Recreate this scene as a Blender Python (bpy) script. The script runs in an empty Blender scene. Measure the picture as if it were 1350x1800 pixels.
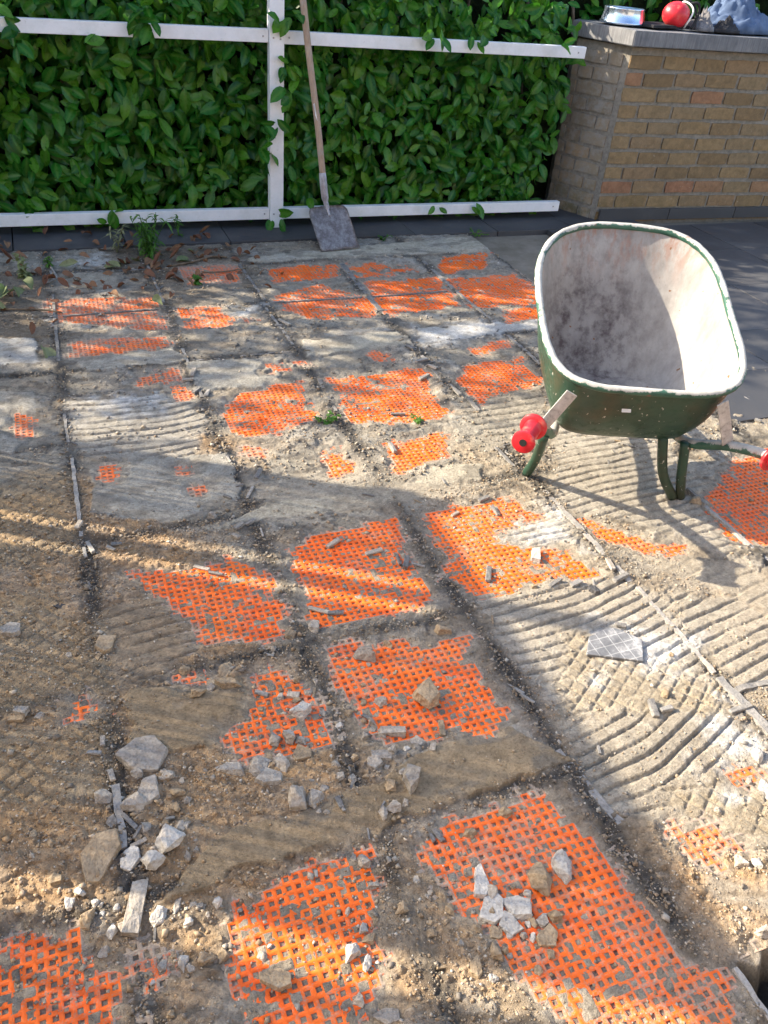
import bpy, bmesh, math, random
import numpy as np
from mathutils import Matrix, Vector

random.seed(7)
RNG = np.random.default_rng(11)
scene = bpy.context.scene
COL = scene.collection

# ------------------------------------------------------------------ camera
def rot_rows(pitch, roll, yaw):
    cy, sy, cp, sp = math.cos(yaw), math.sin(yaw), math.cos(pitch), math.sin(pitch)
    fw = Vector((sy*cp, cy*cp, -sp)); r = Vector((cy, -sy, 0)); u = r.cross(fw)
    return math.cos(roll)*r + math.sin(roll)*u, -math.sin(roll)*r + math.cos(roll)*u, fw
CR, CU, CF = rot_rows(math.radians(35.44), math.radians(5.42), math.radians(24.0))
cam_data = bpy.data.cameras.new('camera')
cam = bpy.data.objects.new('camera', cam_data); COL.objects.link(cam)
cam.matrix_world = Matrix(((CR.x, CU.x, -CF.x, 0), (CR.y, CU.y, -CF.y, 0), (CR.z, CU.z, -CF.z, 1.6), (0, 0, 0, 1)))
cam_data.sensor_fit = 'VERTICAL'; cam_data.sensor_height = 24.0; cam_data.lens = 24.0*1434/1800
cam_data.clip_start = 0.02; cam_data.clip_end = 2000
scene.camera = cam

# ------------------------------------------------------------------ sky and sun
SUN_EL = math.radians(30.0)
SUN_H = Vector((-0.863, 0.505, 0)).normalized()            # horizontal direction towards the sun
world = bpy.data.worlds.new('World'); scene.world = world; world.use_nodes = True
wn, wl = world.node_tree.nodes, world.node_tree.links
sky = wn.new('ShaderNodeTexSky'); sky.sky_type = 'NISHITA'; sky.sun_disc = False
sky.sun_elevation = SUN_EL; sky.sun_rotation = math.atan2(SUN_H.x, SUN_H.y)
sky.air_density = 1.0; sky.dust_density = 2.0; sky.ozone_density = 1.0
bg = wn['Background']; bg.inputs['Strength'].default_value = 0.125
wl.new(sky.outputs[0], bg.inputs['Color'])
sd = bpy.data.lights.new('sun', 'SUN'); sd.energy = 3.5; sd.angle = math.radians(0.5); sd.color = (1.0, 0.87, 0.68)
sun = bpy.data.objects.new('sun', sd); COL.objects.link(sun)
to_sun = Vector((SUN_H.x*math.cos(SUN_EL), SUN_H.y*math.cos(SUN_EL), math.sin(SUN_EL)))
sun.rotation_euler = to_sun.to_track_quat('Z', 'Y').to_euler(); sun.location = to_sun*12
scene.view_settings.view_transform = 'Standard'; scene.view_settings.look = 'None'
scene.view_settings.exposure = 1.85; scene.view_settings.gamma = 1.0
scene.view_settings.use_curve_mapping = False
scene.render.engine = 'CYCLES'; scene.cycles.use_denoising = True
scene.cycles.max_bounces = 6; scene.cycles.transparent_max_bounces = 8

# ------------------------------------------------------------------ measured layout of the floor (metres)
ORANGE=[
([(-0.054, 4.137), (0.443, 4.1), (0.441, 3.683), (0.164, 3.767), (-0.039, 3.906)],0.6,0.45),
([(0.638, 4.509), (0.953, 4.501), (0.926, 4.244), (0.632, 4.205)],0.75,0.55),
([(0.547, 3.908), (0.747, 3.926), (0.733, 3.697), (0.536, 3.652)],0.85,0.3),
([(0.73, 3.746), (0.91, 3.735), (0.866, 3.617), (0.719, 3.631)],0.4,0.5),
([(0.029, 3.614), (0.451, 3.615), (0.413, 3.496), (0.008, 3.481)],0.75,0.45),
([(1.106, 4.395), (1.525, 4.449), (1.48, 4.23), (1.105, 4.207)],0.95,0.15),
([(1.04, 4.017), (1.357, 4.134), (1.527, 3.856), (1.478, 3.655), (1.182, 3.672), (1.044, 3.807)],0.85,0.25),
([(1.612, 4.447), (1.996, 4.353), (1.929, 4.209), (1.534, 4.222)],0.5,0.2),
([(1.591, 4.123), (2.027, 4.147), (1.99, 3.737), (1.547, 3.673), (1.536, 3.854)],1,0.15),
([(2.182, 4.438), (2.525, 4.52), (2.412, 4.254), (2.089, 4.204)],0.95,0.05),
([(2.083, 4.111), (2.542, 4.137), (2.537, 3.771), (2.448, 3.667), (2.041, 3.688)],1,0.15),
([(2.195, 3.621), (2.455, 3.616), (2.332, 3.464), (2.132, 3.47)],0.9,0.15),
([(2.583, 4.49), (3.027, 4.602), (3.053, 4.429), (2.819, 4.278), (2.763, 4.359)],0.9,0.05),
([(0.252, 3.24), (0.417, 3.244), (0.401, 3.144), (0.242, 3.157)],0.6,0.5),
([(0.574, 2.952), (0.916, 3.056), (0.865, 2.703), (0.591, 2.624), (0.533, 2.757)],0.85,0.2),
([(1.041, 3.046), (1.474, 3.052), (1.421, 2.638), (1.047, 2.624), (1.001, 2.807)],1,0.15),
([(1.053, 2.479), (1.322, 2.49), (1.292, 2.328), (1.058, 2.284)],1,0.15),
([(0.829, 2.49), (0.911, 2.5), (0.888, 2.315), (0.814, 2.306)],0.8,0.25),
([(1.581, 2.891), (1.701, 3.017), (1.991, 3.063), (1.969, 2.82), (1.729, 2.744), (1.573, 2.668)],1,0.15),
([(1.786, 3.194), (2.029, 3.274), (2.0, 3.178), (1.774, 3.138)],0.7,0.2),
([(0.051, 1.955), (0.422, 1.913), (0.471, 1.811), (0.425, 1.575), (0.204, 1.612), (0.191, 1.761)],1,0.1),
([(0.548, 1.96), (0.933, 2.022), (0.894, 1.606), (0.855, 1.55), (0.539, 1.583), (0.527, 1.715)],1,0.1),
([(1.043, 2.02), (1.386, 2.015), (1.43, 1.891), (1.239, 1.861), (1.221, 1.786), (1.431, 1.704), (1.437, 1.577), (1.03, 1.567), (1.01, 1.687)],1,0.1),
([(1.555, 1.84), (1.619, 1.789), (1.66, 1.712), (1.824, 1.619), (1.794, 1.571), (1.663, 1.619), (1.565, 1.741)],1,0.15),
([(2.124, 1.84), (2.443, 2.055), (2.806, 2.059), (2.269, 1.508), (2.008, 1.579), (2.018, 1.746)],0.95,0.1),
([(0.552, 1.496), (0.938, 1.417), (0.888, 1.141), (0.841, 1.114), (0.634, 1.142), (0.534, 1.191), (0.527, 1.31)],0.95,0.15),
([(0.132, 1.51), (0.237, 1.493), (0.218, 1.44), (0.132, 1.45)],1,0.1),
([(0.314, 1.455), (0.427, 1.468), (0.453, 1.294), (0.447, 1.183), (0.243, 1.209), (0.201, 1.277), (0.288, 1.345)],0.9,0.15),
([(-0.145, 1.478), (-0.087, 1.481), (-0.091, 1.437), (-0.147, 1.44)],0.9,0.2),
([(0.145, 0.873), (0.433, 0.909), (0.427, 0.817), (0.384, 0.733), (0.41, 0.676), (0.369, 0.601), (0.25, 0.577), (0.108, 0.626), (0.109, 0.78)],1,0.05),
([(0.558, 0.897), (0.841, 0.916), (0.908, 0.843), (0.927, 0.733), (0.935, 0.597), (0.991, 0.434), (0.957, 0.332), (0.671, 0.461), (0.608, 0.564), (0.629, 0.651), (0.534, 0.779)],0.9,0.2),
([(-0.342, 0.922), (-0.225, 0.919), (-0.174, 0.906), (-0.139, 0.821), (-0.101, 0.808), (-0.093, 0.696), (-0.356, 0.769)],0.95,0.1),
([(1.115, 0.733), (1.215, 0.704), (1.225, 0.636), (1.142, 0.615), (1.094, 0.676)],0.6,0.35),
([(-0.22, 3.007), (-0.154, 2.947), (-0.159, 2.803), (-0.223, 2.843)],0.7,0.4),
([(0.311, 2.497), (0.364, 2.492), (0.358, 2.425), (0.304, 2.431)],0.7,0.4),
([(0.33, 2.38), (0.401, 2.37), (0.391, 2.322), (0.325, 2.328)],0.7,0.4),
([(0.39, 3.105), (0.459, 3.048), (0.43, 2.964), (0.373, 2.977)],0.8,0.4),
([(1.049, 0.439), (1.149, 0.437), (1.167, 0.41), (1.065, 0.409)],0.9,0.5),
([(-0.064, 0.839), (-0.025, 0.842), (0.004, 0.772), (-0.035, 0.714), (-0.064, 0.754)],0.45,0.5),
([(0.812, 3.236), (0.997, 3.246), (0.98, 3.143), (0.791, 3.154)],0.4,0.4),
([(0.543, 2.56), (0.639, 2.557), (0.62, 2.48), (0.537, 2.488)],0.5,0.4),
([(0.05, 2.543), (0.088, 2.545), (0.081, 2.48), (0.045, 2.489)],0.9,0.3),
([(1.372, 0.835), (1.403, 0.813), (1.365, 0.785), (1.349, 0.807)],0.9,0.2),
([(1.315, 3.255), (1.417, 3.26), (1.381, 3.168), (1.286, 3.175)],0.8,0.3),
([(0.908, 0.644), (0.991, 0.434), (0.957, 0.332), (0.735, 0.409), (0.724, 0.527)],0.9,0.38),
]
RIDGE=[
([(-0.033, 3.072), (0.424, 3.01), (0.463, 2.796), (0.386, 2.557), (-0.02, 2.617), (-0.041, 2.825)],2,0.046,0.007,-0.5,0.35),
([(-0.009, 1.831), (0.214, 1.8), (0.212, 1.615), (0.118, 1.494), (-0.014, 1.504), (-0.031, 1.686)],8,0.044,0.008,0.2,0),
([(1.279, 1.931), (1.523, 1.912), (1.497, 1.733), (1.318, 1.732), (1.238, 1.819)],3,0.036,0.007,0,0.6),
([(1.793, 2.431), (2.174, 2.256), (2.167, 1.875), (1.93, 1.46), (1.833, 1.692), (1.594, 1.858), (1.53, 1.963)],4,0.04,0.008,0.1,0.35),
([(1.026, 1.568), (1.432, 1.569), (1.598, 1.411), (1.498, 1.046), (1.281, 1.06), (1.032, 1.093), (1.023, 1.242), (0.999, 1.36)],6,0.039,0.0095,-0.35,0.25),
([(1.019, 1.072), (1.509, 1.063), (1.442, 0.894), (1.276, 0.813), (0.989, 0.832), (0.998, 0.944)],16,0.039,0.0095,-0.3,0.1),
([(0.989, 0.832), (1.289, 0.818), (1.485, 0.705), (1.35, 0.566), (1.225, 0.643), (1.116, 0.745)],-14,0.042,0.0095,0.4,0.1),
([(1.633, 1.428), (1.811, 1.323), (1.891, 1.12), (1.721, 0.946), (1.563, 1.058), (1.554, 1.244)],10,0.042,0.0085,0.2,0.15),
([(1.483, 2.761), (1.935, 2.771), (1.751, 2.403), (1.481, 2.333), (1.469, 2.563)],2,0.05,0.004,0,0),
([(-0.039, 4.451), (0.303, 4.468), (0.275, 4.206), (-0.036, 4.24)],0,0.03,0.003,0,0),
([(1.1, 0.635), (1.285, 0.533), (1.21, 0.455), (1.091, 0.558)],-16,0.05,0.006,0,0.1),
([(0.508, 0.899), (0.538, 0.892), (0.477, 0.644), (0.432, 0.649), (0.458, 0.807)],75,0.011,0.0022,0,0),
([(-0.158, 1.306), (-0.081, 1.277), (-0.101, 1.183), (-0.153, 1.197)],80,0.022,0.005,0,0.1),
([(0.73, 2.206), (1.066, 2.194), (1.329, 2.127), (1.064, 2.084), (0.769, 2.075)],0,0.05,0.002,0,0),
([(1.587, 1.775), (2.003, 1.41), (1.947, 1.179), (1.811, 1.323), (1.612, 1.548)],12,0.05,0.004,0.2,0),
([(0.468, 2.273), (0.972, 2.414), (0.927, 2.229), (0.636, 2.161)],6,0.05,0.003,0,0.1),
]
SHEET=[
([(-0.014, 3.491), (0.43, 3.48), (0.483, 3.321), (0.052, 3.298)],0.004,0),
([(1.036, 3.425), (1.522, 3.453), (1.539, 3.288), (1.0, 3.257)],0.005,1),
([(1.626, 3.447), (2.064, 3.453), (2.32, 3.444), (2.263, 3.343), (1.555, 3.278)],0.004,2),
([(0.395, 2.109), (0.547, 2.194), (0.988, 2.162), (0.971, 2.108), (0.695, 2.091)],0.005,1),
([(1.014, 2.147), (1.336, 2.14), (1.381, 2.232), (1.186, 2.264)],0.004,1),
([(1.037, 4.585), (1.709, 4.679), (3.171, 4.888), (2.966, 4.496), (1.651, 4.511), (1.036, 4.508)],0.006,1),
([(0.01, 0.916), (0.168, 1.045), (0.313, 1.02), (0.511, 1.049), (0.696, 1.109), (0.889, 1.088), (0.983, 0.966), (0.51, 0.939), (0.453, 0.922), (0.143, 0.93)],0.005,3),
([(0.014, 2.563), (0.485, 2.533), (0.47, 2.238), (0.222, 2.155), (-0.01, 2.28)],0.003,0),
([(-0.41, 3.717), (-0.133, 3.688), (-0.12, 3.427), (-0.403, 3.431)],0.003,2),
([(0.476, 3.305), (0.9, 3.277), (0.781, 3.02), (0.452, 3.039)],0.002,0),
([(0.006, 1.498), (0.284, 1.454), (0.284, 1.327), (0.185, 1.251), (0.008, 1.29)],0.004,3),
([(-0.397, 3.177), (-0.15, 3.171), (-0.142, 2.849), (-0.24, 2.71), (-0.386, 2.746)],0.003,0),
([(-0.27, 0.9), (-0.175, 0.91), (-0.136, 0.891), (-0.207, 0.887), (-0.265, 0.883)],0.006,1),
]
IMPRINT=[
[(-0.368, 1.995), (-0.133, 1.903), (-0.009, 1.68), (-0.036, 1.482), (-0.357, 1.521)],
[(-0.356, 1.485), (-0.049, 1.415), (-0.062, 1.2), (-0.216, 1.202), (-0.351, 1.275)],
[(1.218, 1.403), (1.513, 1.117), (1.439, 1.002), (1.032, 1.093)],
[(-0.382, 2.561), (-0.054, 2.532), (-0.06, 2.068), (-0.37, 2.073)],
[(1.164, 0.808), (1.575, 0.797), (1.393, 0.61), (1.142, 0.737)],
]
WHITE=[
[(-0.047, 4.012), (0.22, 4.076), (0.225, 3.858), (-0.008, 3.799)],
[(0.742, 3.874), (0.931, 3.879), (0.893, 3.724), (0.739, 3.723)],
[(1.635, 3.432), (2.051, 3.441), (1.984, 3.31), (1.577, 3.294)],
[(0.057, 3.077), (0.362, 3.049), (0.327, 2.896), (0.023, 2.92)],
[(1.302, 1.366), (1.571, 1.239), (1.45, 1.135), (1.205, 1.187)],
[(0.105, 4.722), (0.286, 4.744), (0.268, 4.562), (0.094, 4.569)],
[(1.279, 1.941), (1.524, 1.894), (1.458, 1.713), (1.228, 1.76)],
[(1.479, 1.051), (1.485, 0.881), (1.485, 0.705), (1.323, 0.757), (1.355, 0.921)],
[(1.045, 0.451), (1.233, 0.447), (1.165, 0.377), (1.037, 0.409)],
]
LITTER=[
[(0.337, 4.936), (1.047, 4.848), (0.932, 4.2), (0.482, 3.812), (0.225, 3.858)],
[(-0.432, 4.662), (0.005, 4.512), (-0.001, 3.518), (-0.404, 3.486)],
]
BROWN=[
[(-0.379, 2.458), (-0.01, 2.502), (0.271, 2.127), (0.42, 1.509), (0.523, 0.937), (0.343, 0.795), (0.024, 0.901), (-0.343, 0.966)],
[(-0.344, 0.978), (0.017, 0.856), (0.099, 0.629), (-0.339, 0.781)],
[(0.437, 0.922), (0.568, 0.851), (0.594, 0.539), (0.364, 0.538)],
[(0.973, 0.718), (1.438, 0.657), (1.198, 0.411), (0.987, 0.483)],
[(0.396, 2.722), (0.561, 2.683), (0.527, 2.443), (0.347, 2.567)],
[(1.019, 1.331), (1.064, 1.049), (0.989, 0.832), (0.935, 0.999)],
]
RUBBLE=[
(0.025,1.281,0.1001,0.0974,'p','g','largest pale grey mortar slab of the rubble at left, squarish with a pointed foot',''),
(0.021,1.186,0.0583,0.0710,'p','g','oblong pale mortar plate just below the largest slab of the left rubble',''),
(-0.013,1.162,0.0574,0.0447,'r','g','lumpy grey mortar chunk at lower left corner of the oblong plate',''),
(-0.075,1.200,0.0413,0.0505,'r','g','pale three cornered mortar chunk alone left of the oblong plate',''),
(0.066,1.208,0.0361,0.0289,'r','g','small rounded mortar chunk touching the right foot of the largest slab',''),
(0.004,1.236,0.0309,0.0289,'r','g','small grey pebble under the left foot of the largest slab',''),
(0.076,1.158,0.0430,0.0227,'r','b','flat brownish chip right of the oblong mortar plate',''),
(-0.092,1.059,0.0635,0.1132,'p','b','upright sandy brown slab piece, tallest of the lower left rubble',''),
(-0.037,1.032,0.0470,0.0473,'p','w','whitish block right beside the tall sandy brown slab',''),
(0.005,1.010,0.0445,0.0394,'r','w','white chunk right of the whitish block in the lower left rubble',''),
(0.047,1.045,0.0552,0.0618,'r','w','ragged white chunk with a hollow, above the two whitish blocks',''),
(0.078,1.074,0.0391,0.0246,'r','g','small flat grey stone above the ragged white chunk',''),
(0.205,1.190,0.0761,0.0441,'r','g','long pitted pale stone left of the grey stone pair',''),
(0.274,1.173,0.0501,0.0591,'r','g','upright grey stone right of the long pitted stone',''),
(0.283,1.131,0.0598,0.0466,'p','g','cracked grey plate below the upright grey stone',''),
(0.323,1.167,0.0478,0.0446,'r','g','grey stone leaning right of the upright stone, under the orange mesh',''),
(0.378,1.182,0.0485,0.0453,'p','b','sandy cracked plate at the lower edge of an orange mesh patch',''),
(0.319,1.235,0.0327,0.0336,'r','g','rounded grey stone, leftmost of three at the mesh edge',''),
(0.355,1.234,0.0384,0.0399,'r','g','grey stone in the middle of three at the mesh edge',''),
(0.382,1.219,0.0356,0.0306,'r','g','grey stone, rightmost of three at the mesh edge',''),
(0.325,1.064,0.0663,0.0571,'r','g','long grey stone of the middle pair on bare brown mortar',''),
(0.362,1.043,0.0420,0.0456,'r','g','blocky grey stone, right one of the middle pair on brown mortar',''),
(0.463,1.079,0.0236,0.0265,'r','g','small lone grey stone right of the middle rubble',''),
(0.528,1.099,0.0375,0.0330,'p','g','grey plate at left of the rubble right of centre',''),
(0.552,1.085,0.0161,0.0240,'r','g','small grey stone in the rubble right of centre','small grey stone in the rubble right of centre'),
(0.579,1.119,0.0272,0.0305,'r','g','small grey stone in the rubble right of centre','small grey stone in the rubble right of centre'),
(0.551,1.116,0.0433,0.0212,'s','g','grey stick lying across the rubble right of centre',''),
(0.588,1.027,0.0500,0.0678,'r','g','tall grey stone with a dark hollow, standing alone on smooth brown mortar',''),
(0.538,1.029,0.0287,0.0380,'r','b','brownish chunk left of the tall lone stone',''),
(0.497,0.965,0.0215,0.0283,'r','g','small grey stone scattered on smooth brown mortar','small grey stone scattered on smooth brown mortar'),
(0.525,0.970,0.0331,0.0342,'r','g','grey stone, middle of three at the edge of the brown mortar strip',''),
(0.554,0.974,0.0154,0.0258,'r','g','small grey stone scattered on smooth brown mortar','small grey stone scattered on smooth brown mortar'),
(0.650,1.132,0.0498,0.0310,'p','g','flat grey stone under the centre mesh patch',''),
(0.763,0.893,0.0360,0.0404,'r','b','round brown stone at the top edge of the large lower right mesh',''),
(0.667,0.868,0.0351,0.0280,'r','b','brown stone on the mesh left of the round brown stone',''),
(0.598,0.884,0.0174,0.0167,'r','g','small pale stone chip around the white plate group on the mesh','small pale stone chip around the white plate group on the mesh'),
(0.637,0.758,0.0416,0.0771,'p','w','tall white mortar plate with square dents, top of the plate group on the mesh',''),
(0.634,0.698,0.0439,0.0725,'p','w','long white mortar plate with square dents, left in the plate group',''),
(0.684,0.685,0.0603,0.0468,'p','w','wide white mortar plate with square dents, right in the plate group',''),
(0.654,0.658,0.0433,0.0511,'p','w','square white mortar plate at the foot of the plate group',''),
(0.757,0.720,0.0550,0.0750,'r','b','rough dark fronted rock right of the white mortar plates',''),
(0.820,0.731,0.0511,0.0626,'r','w','whitish topped rock, rightmost and highest on the lower right mesh',''),
(0.618,0.654,0.0282,0.0253,'p','b','small pale stone chip around the white plate group on the mesh','small pale stone chip around the white plate group on the mesh'),
(0.711,0.611,0.0429,0.0430,'p','b','sandy ribbed plate below the white plate group',''),
(0.750,0.640,0.0300,0.0310,'r','b','brownish chip right of the white plate group',''),
(0.688,0.649,0.0160,0.0179,'r','w','small pale stone chip around the white plate group on the mesh','small pale stone chip around the white plate group on the mesh'),
(0.686,0.622,0.0135,0.0227,'r','w','small pale stone chip around the white plate group on the mesh','small pale stone chip around the white plate group on the mesh'),
(0.726,0.650,0.0184,0.0206,'r','w','small pale stone chip around the white plate group on the mesh','small pale stone chip around the white plate group on the mesh'),
(0.718,0.702,0.0236,0.0211,'r','w','small pale stone chip around the white plate group on the mesh','small pale stone chip around the white plate group on the mesh'),
(0.597,0.615,0.0287,0.0346,'r','b','grey brown stone under the white plate group',''),
(0.548,0.601,0.0261,0.0413,'p','b','three cornered brown shard below the white plates',''),
(0.571,0.576,0.0194,0.0169,'r','w','small pale stone chip around the white plate group on the mesh','small pale stone chip around the white plate group on the mesh'),
(0.704,0.582,0.0222,0.0249,'r','b','small pale stone chip around the white plate group on the mesh','small pale stone chip around the white plate group on the mesh'),
(0.664,0.564,0.0153,0.0220,'r','b','small pale stone chip around the white plate group on the mesh','small pale stone chip around the white plate group on the mesh'),
(0.420,0.876,0.0312,0.0322,'r','g','grey stone at the upper right corner of the lower mesh',''),
(0.403,0.894,0.0181,0.0216,'r','g','small stone along the right edge of the lower mesh','small stone along the right edge of the lower mesh'),
(0.421,0.824,0.0258,0.0184,'r','g','small stone along the right edge of the lower mesh','small stone along the right edge of the lower mesh'),
(0.401,0.754,0.0170,0.0279,'r','b','small stone along the right edge of the lower mesh','small stone along the right edge of the lower mesh'),
(0.373,0.747,0.0202,0.0251,'r','w','small stone along the right edge of the lower mesh','small stone along the right edge of the lower mesh'),
(0.378,0.723,0.0289,0.0249,'r','b','small stone along the right edge of the lower mesh','small stone along the right edge of the lower mesh'),
(0.337,0.706,0.0349,0.0489,'r','w','largest grey stone at the right edge of the lower mesh',''),
(0.357,0.679,0.0195,0.0364,'r','w','white sliver of stone beside the largest stone at the mesh edge',''),
(0.361,0.579,0.0515,0.0323,'p','g','grey plate corner cut by the bottom edge of the picture',''),
(0.320,0.625,0.0209,0.0304,'r','g','small stone along the right edge of the lower mesh','small stone along the right edge of the lower mesh'),
(0.354,0.789,0.0114,0.0229,'r','g','small stone along the right edge of the lower mesh','small stone along the right edge of the lower mesh'),
(0.185,0.708,0.0634,0.0355,'p','b','flat oval stone lying on the lower orange mesh',''),
(-0.040,0.924,0.0290,0.1026,'s','g','thick grey mortar stick standing out at lower left',''),
(0.000,0.891,0.0289,0.0398,'r','w','white stone right of the thick mortar stick',''),
(0.040,0.906,0.0158,0.0378,'r','g','upright narrow grey stone right of the thick mortar stick',''),
(-0.088,0.891,0.0196,0.0317,'r','w','white stone left of the foot of the thick mortar stick',''),
(-0.047,0.869,0.0174,0.0170,'r','g','small stone in the lower left rubble by the mortar stick','small stone in the lower left rubble by the mortar stick'),
(-0.052,0.854,0.0183,0.0169,'r','b','small stone in the lower left rubble by the mortar stick','small stone in the lower left rubble by the mortar stick'),
(-0.128,0.926,0.0275,0.0369,'r','b','brown wedge shaped stone left of the thick mortar stick',''),
(-0.179,1.029,0.0388,0.0255,'r','b','flat brown stone in the sunlit strip at lower left',''),
(-0.137,0.987,0.0338,0.0278,'r','w','sunlit white stone in the strip at lower left',''),
(-0.158,0.972,0.0290,0.0325,'r','w','small stone in the lower left rubble by the mortar stick','small stone in the lower left rubble by the mortar stick'),
(-0.111,0.959,0.0179,0.0175,'r','w','small stone in the lower left rubble by the mortar stick','small stone in the lower left rubble by the mortar stick'),
(-0.101,0.929,0.0155,0.0149,'r','w','small stone in the lower left rubble by the mortar stick','small stone in the lower left rubble by the mortar stick'),
(-0.074,0.934,0.0178,0.0175,'r','w','small stone in the lower left rubble by the mortar stick','small stone in the lower left rubble by the mortar stick'),
(0.524,1.581,0.0349,0.0498,'r','g','grey stone standing above the centre mesh',''),
(0.451,1.569,0.0376,0.0316,'r','b','brown stone left of the standing grey stone above the centre mesh',''),
(0.621,1.438,0.0615,0.0551,'r','g','lumpy pale stone on the top edge of the centre mesh',''),
(0.698,1.464,0.0345,0.0351,'r','b','brown stone right of the lumpy pale stone',''),
(0.407,1.305,0.0737,0.0445,'r','w','oblong white stone lying on the mesh at left of centre',''),
(0.369,1.366,0.0202,0.0194,'r','g','small stone on or below the centre mesh','small stone on or below the centre mesh'),
(0.441,1.360,0.0291,0.0196,'r','g','small stone on or below the centre mesh','small stone on or below the centre mesh'),
(0.402,1.360,0.0289,0.0162,'s','g','small stone on or below the centre mesh','small stone on or below the centre mesh'),
(0.607,1.276,0.0377,0.0260,'r','g','flat pale stone in the middle of the centre mesh',''),
(0.732,1.252,0.0733,0.0690,'r','b','big brown cracked rock on the right of the centre mesh',''),
(0.579,1.181,0.0307,0.0312,'r','g','pale stone at the lower edge of the centre mesh',''),
(0.605,1.175,0.0587,0.0219,'s','g','grey mortar stick at the lower edge of the centre mesh',''),
(0.564,1.222,0.0282,0.0253,'r','g','small stone on or below the centre mesh','small stone on or below the centre mesh'),
(0.724,1.152,0.0127,0.0411,'s','b','thin loose mortar stick lying on the floor','thin loose mortar stick lying on the floor'),
(0.867,1.464,0.0450,0.0324,'r','b','brown stone where the shadow bar ends at centre',''),
(0.257,1.497,0.0445,0.0631,'r','b','tall wedge stone above the small orange mesh piece at left',''),
(0.158,1.523,0.0295,0.0297,'r','b','small brown stone around the small orange mesh piece at left','small brown stone around the small orange mesh piece at left'),
(0.181,1.528,0.0178,0.0299,'r','b','small brown stone around the small orange mesh piece at left','small brown stone around the small orange mesh piece at left'),
(0.212,1.444,0.0260,0.0324,'r','g','small brown stone around the small orange mesh piece at left','small brown stone around the small orange mesh piece at left'),
(0.177,1.425,0.0371,0.0320,'r','b','small brown stone around the small orange mesh piece at left','small brown stone around the small orange mesh piece at left'),
(0.257,1.436,0.0668,0.0325,'r','b','flat stone right of the small orange mesh piece',''),
(-0.021,1.670,0.0543,0.0608,'p','b','sandy brown block beside combed mortar at left',''),
(-0.044,1.634,0.0208,0.0233,'r','b','small brown stone around the small orange mesh piece at left','small brown stone around the small orange mesh piece at left'),
(-0.256,1.792,0.0577,0.0510,'p','g','pale plate at the left edge of the picture',''),
(-0.193,1.472,0.0273,0.0245,'r','g','small grey stone on grid printed mortar at left','small grey stone on grid printed mortar at left'),
(-0.232,1.493,0.0301,0.0184,'s','g','thin loose mortar stick lying on the floor','thin loose mortar stick lying on the floor'),
(-0.245,1.476,0.0326,0.0152,'s','b','thin loose mortar stick lying on the floor','thin loose mortar stick lying on the floor'),
(-0.124,1.854,0.0411,0.0212,'p','d','dark flat chip on brown mortar at left',''),
(0.355,2.161,0.0370,0.0332,'r','g','lone grey stone on flat mortar above the sunlit strips',''),
(-0.116,1.664,0.0237,0.0266,'r','g','small grey stone on grid printed mortar at left','small grey stone on grid printed mortar at left'),
(1.301,1.697,0.0256,0.0532,'s','w','thin loose mortar stick lying on the floor','thin loose mortar stick lying on the floor'),
(1.387,1.495,0.0384,0.0312,'p','d','dark chip at the foot of the right mesh',''),
(1.218,1.562,0.0313,0.0234,'r','b','small stone on combed mortar at right','small stone on combed mortar at right'),
(1.344,1.073,0.0273,0.0238,'r','b','small stone on combed mortar at right','small stone on combed mortar at right'),
(1.365,1.165,0.0188,0.0140,'r','w','small stone on combed mortar at right','small stone on combed mortar at right'),
(2.032,1.815,0.0535,0.0461,'r','b','sandy lump by the right foot of the wheelbarrow',''),
(1.203,0.615,0.0299,0.0362,'r','g','grey stone in combed mortar at the right edge',''),
(1.234,0.602,0.0274,0.0279,'r','w','small stone on combed mortar at right','small stone on combed mortar at right'),
(1.447,0.838,0.0340,0.0412,'r','w','white stone by the right edge, above the long combed ridges',''),
(1.395,0.751,0.0245,0.0609,'p','w','white slab cut by the right edge of the picture',''),
(1.136,0.480,0.0348,0.0311,'r','g','grey stone near the lower right corner above the dark hole',''),
(1.051,0.381,0.0391,0.0414,'r','w','bluish white chunk in the dark hole at lower right',''),
(0.364,1.015,0.0151,0.0113,'r','g','small grey stone scattered on smooth brown mortar','small grey stone scattered on smooth brown mortar'),
(0.380,1.006,0.0176,0.0127,'r','g','small grey stone scattered on smooth brown mortar','small grey stone scattered on smooth brown mortar'),
(0.476,1.195,0.0193,0.0185,'r','g','small stone on or below the centre mesh','small stone on or below the centre mesh'),
(0.616,1.116,0.0219,0.0184,'r','w','small stone on or below the centre mesh','small stone on or below the centre mesh'),
(0.529,1.179,0.0193,0.0217,'r','g','small stone on or below the centre mesh','small stone on or below the centre mesh'),
(0.270,1.102,0.0128,0.0129,'r','g','small grey stone scattered on smooth brown mortar','small grey stone scattered on smooth brown mortar'),
(0.240,1.058,0.0175,0.0140,'r','b','small grey stone scattered on smooth brown mortar','small grey stone scattered on smooth brown mortar'),
(-0.186,1.111,0.0213,0.0185,'r','b','small stone in the lower left rubble by the mortar stick','small stone in the lower left rubble by the mortar stick'),
(-0.218,1.149,0.0167,0.0214,'r','b','small stone in the lower left rubble by the mortar stick','small stone in the lower left rubble by the mortar stick'),
(0.075,0.999,0.0142,0.0159,'r','g','small stone in the lower left rubble by the mortar stick','small stone in the lower left rubble by the mortar stick'),
(0.094,1.006,0.0143,0.0133,'r','g','small stone in the lower left rubble by the mortar stick','small stone in the lower left rubble by the mortar stick'),
]
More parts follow.
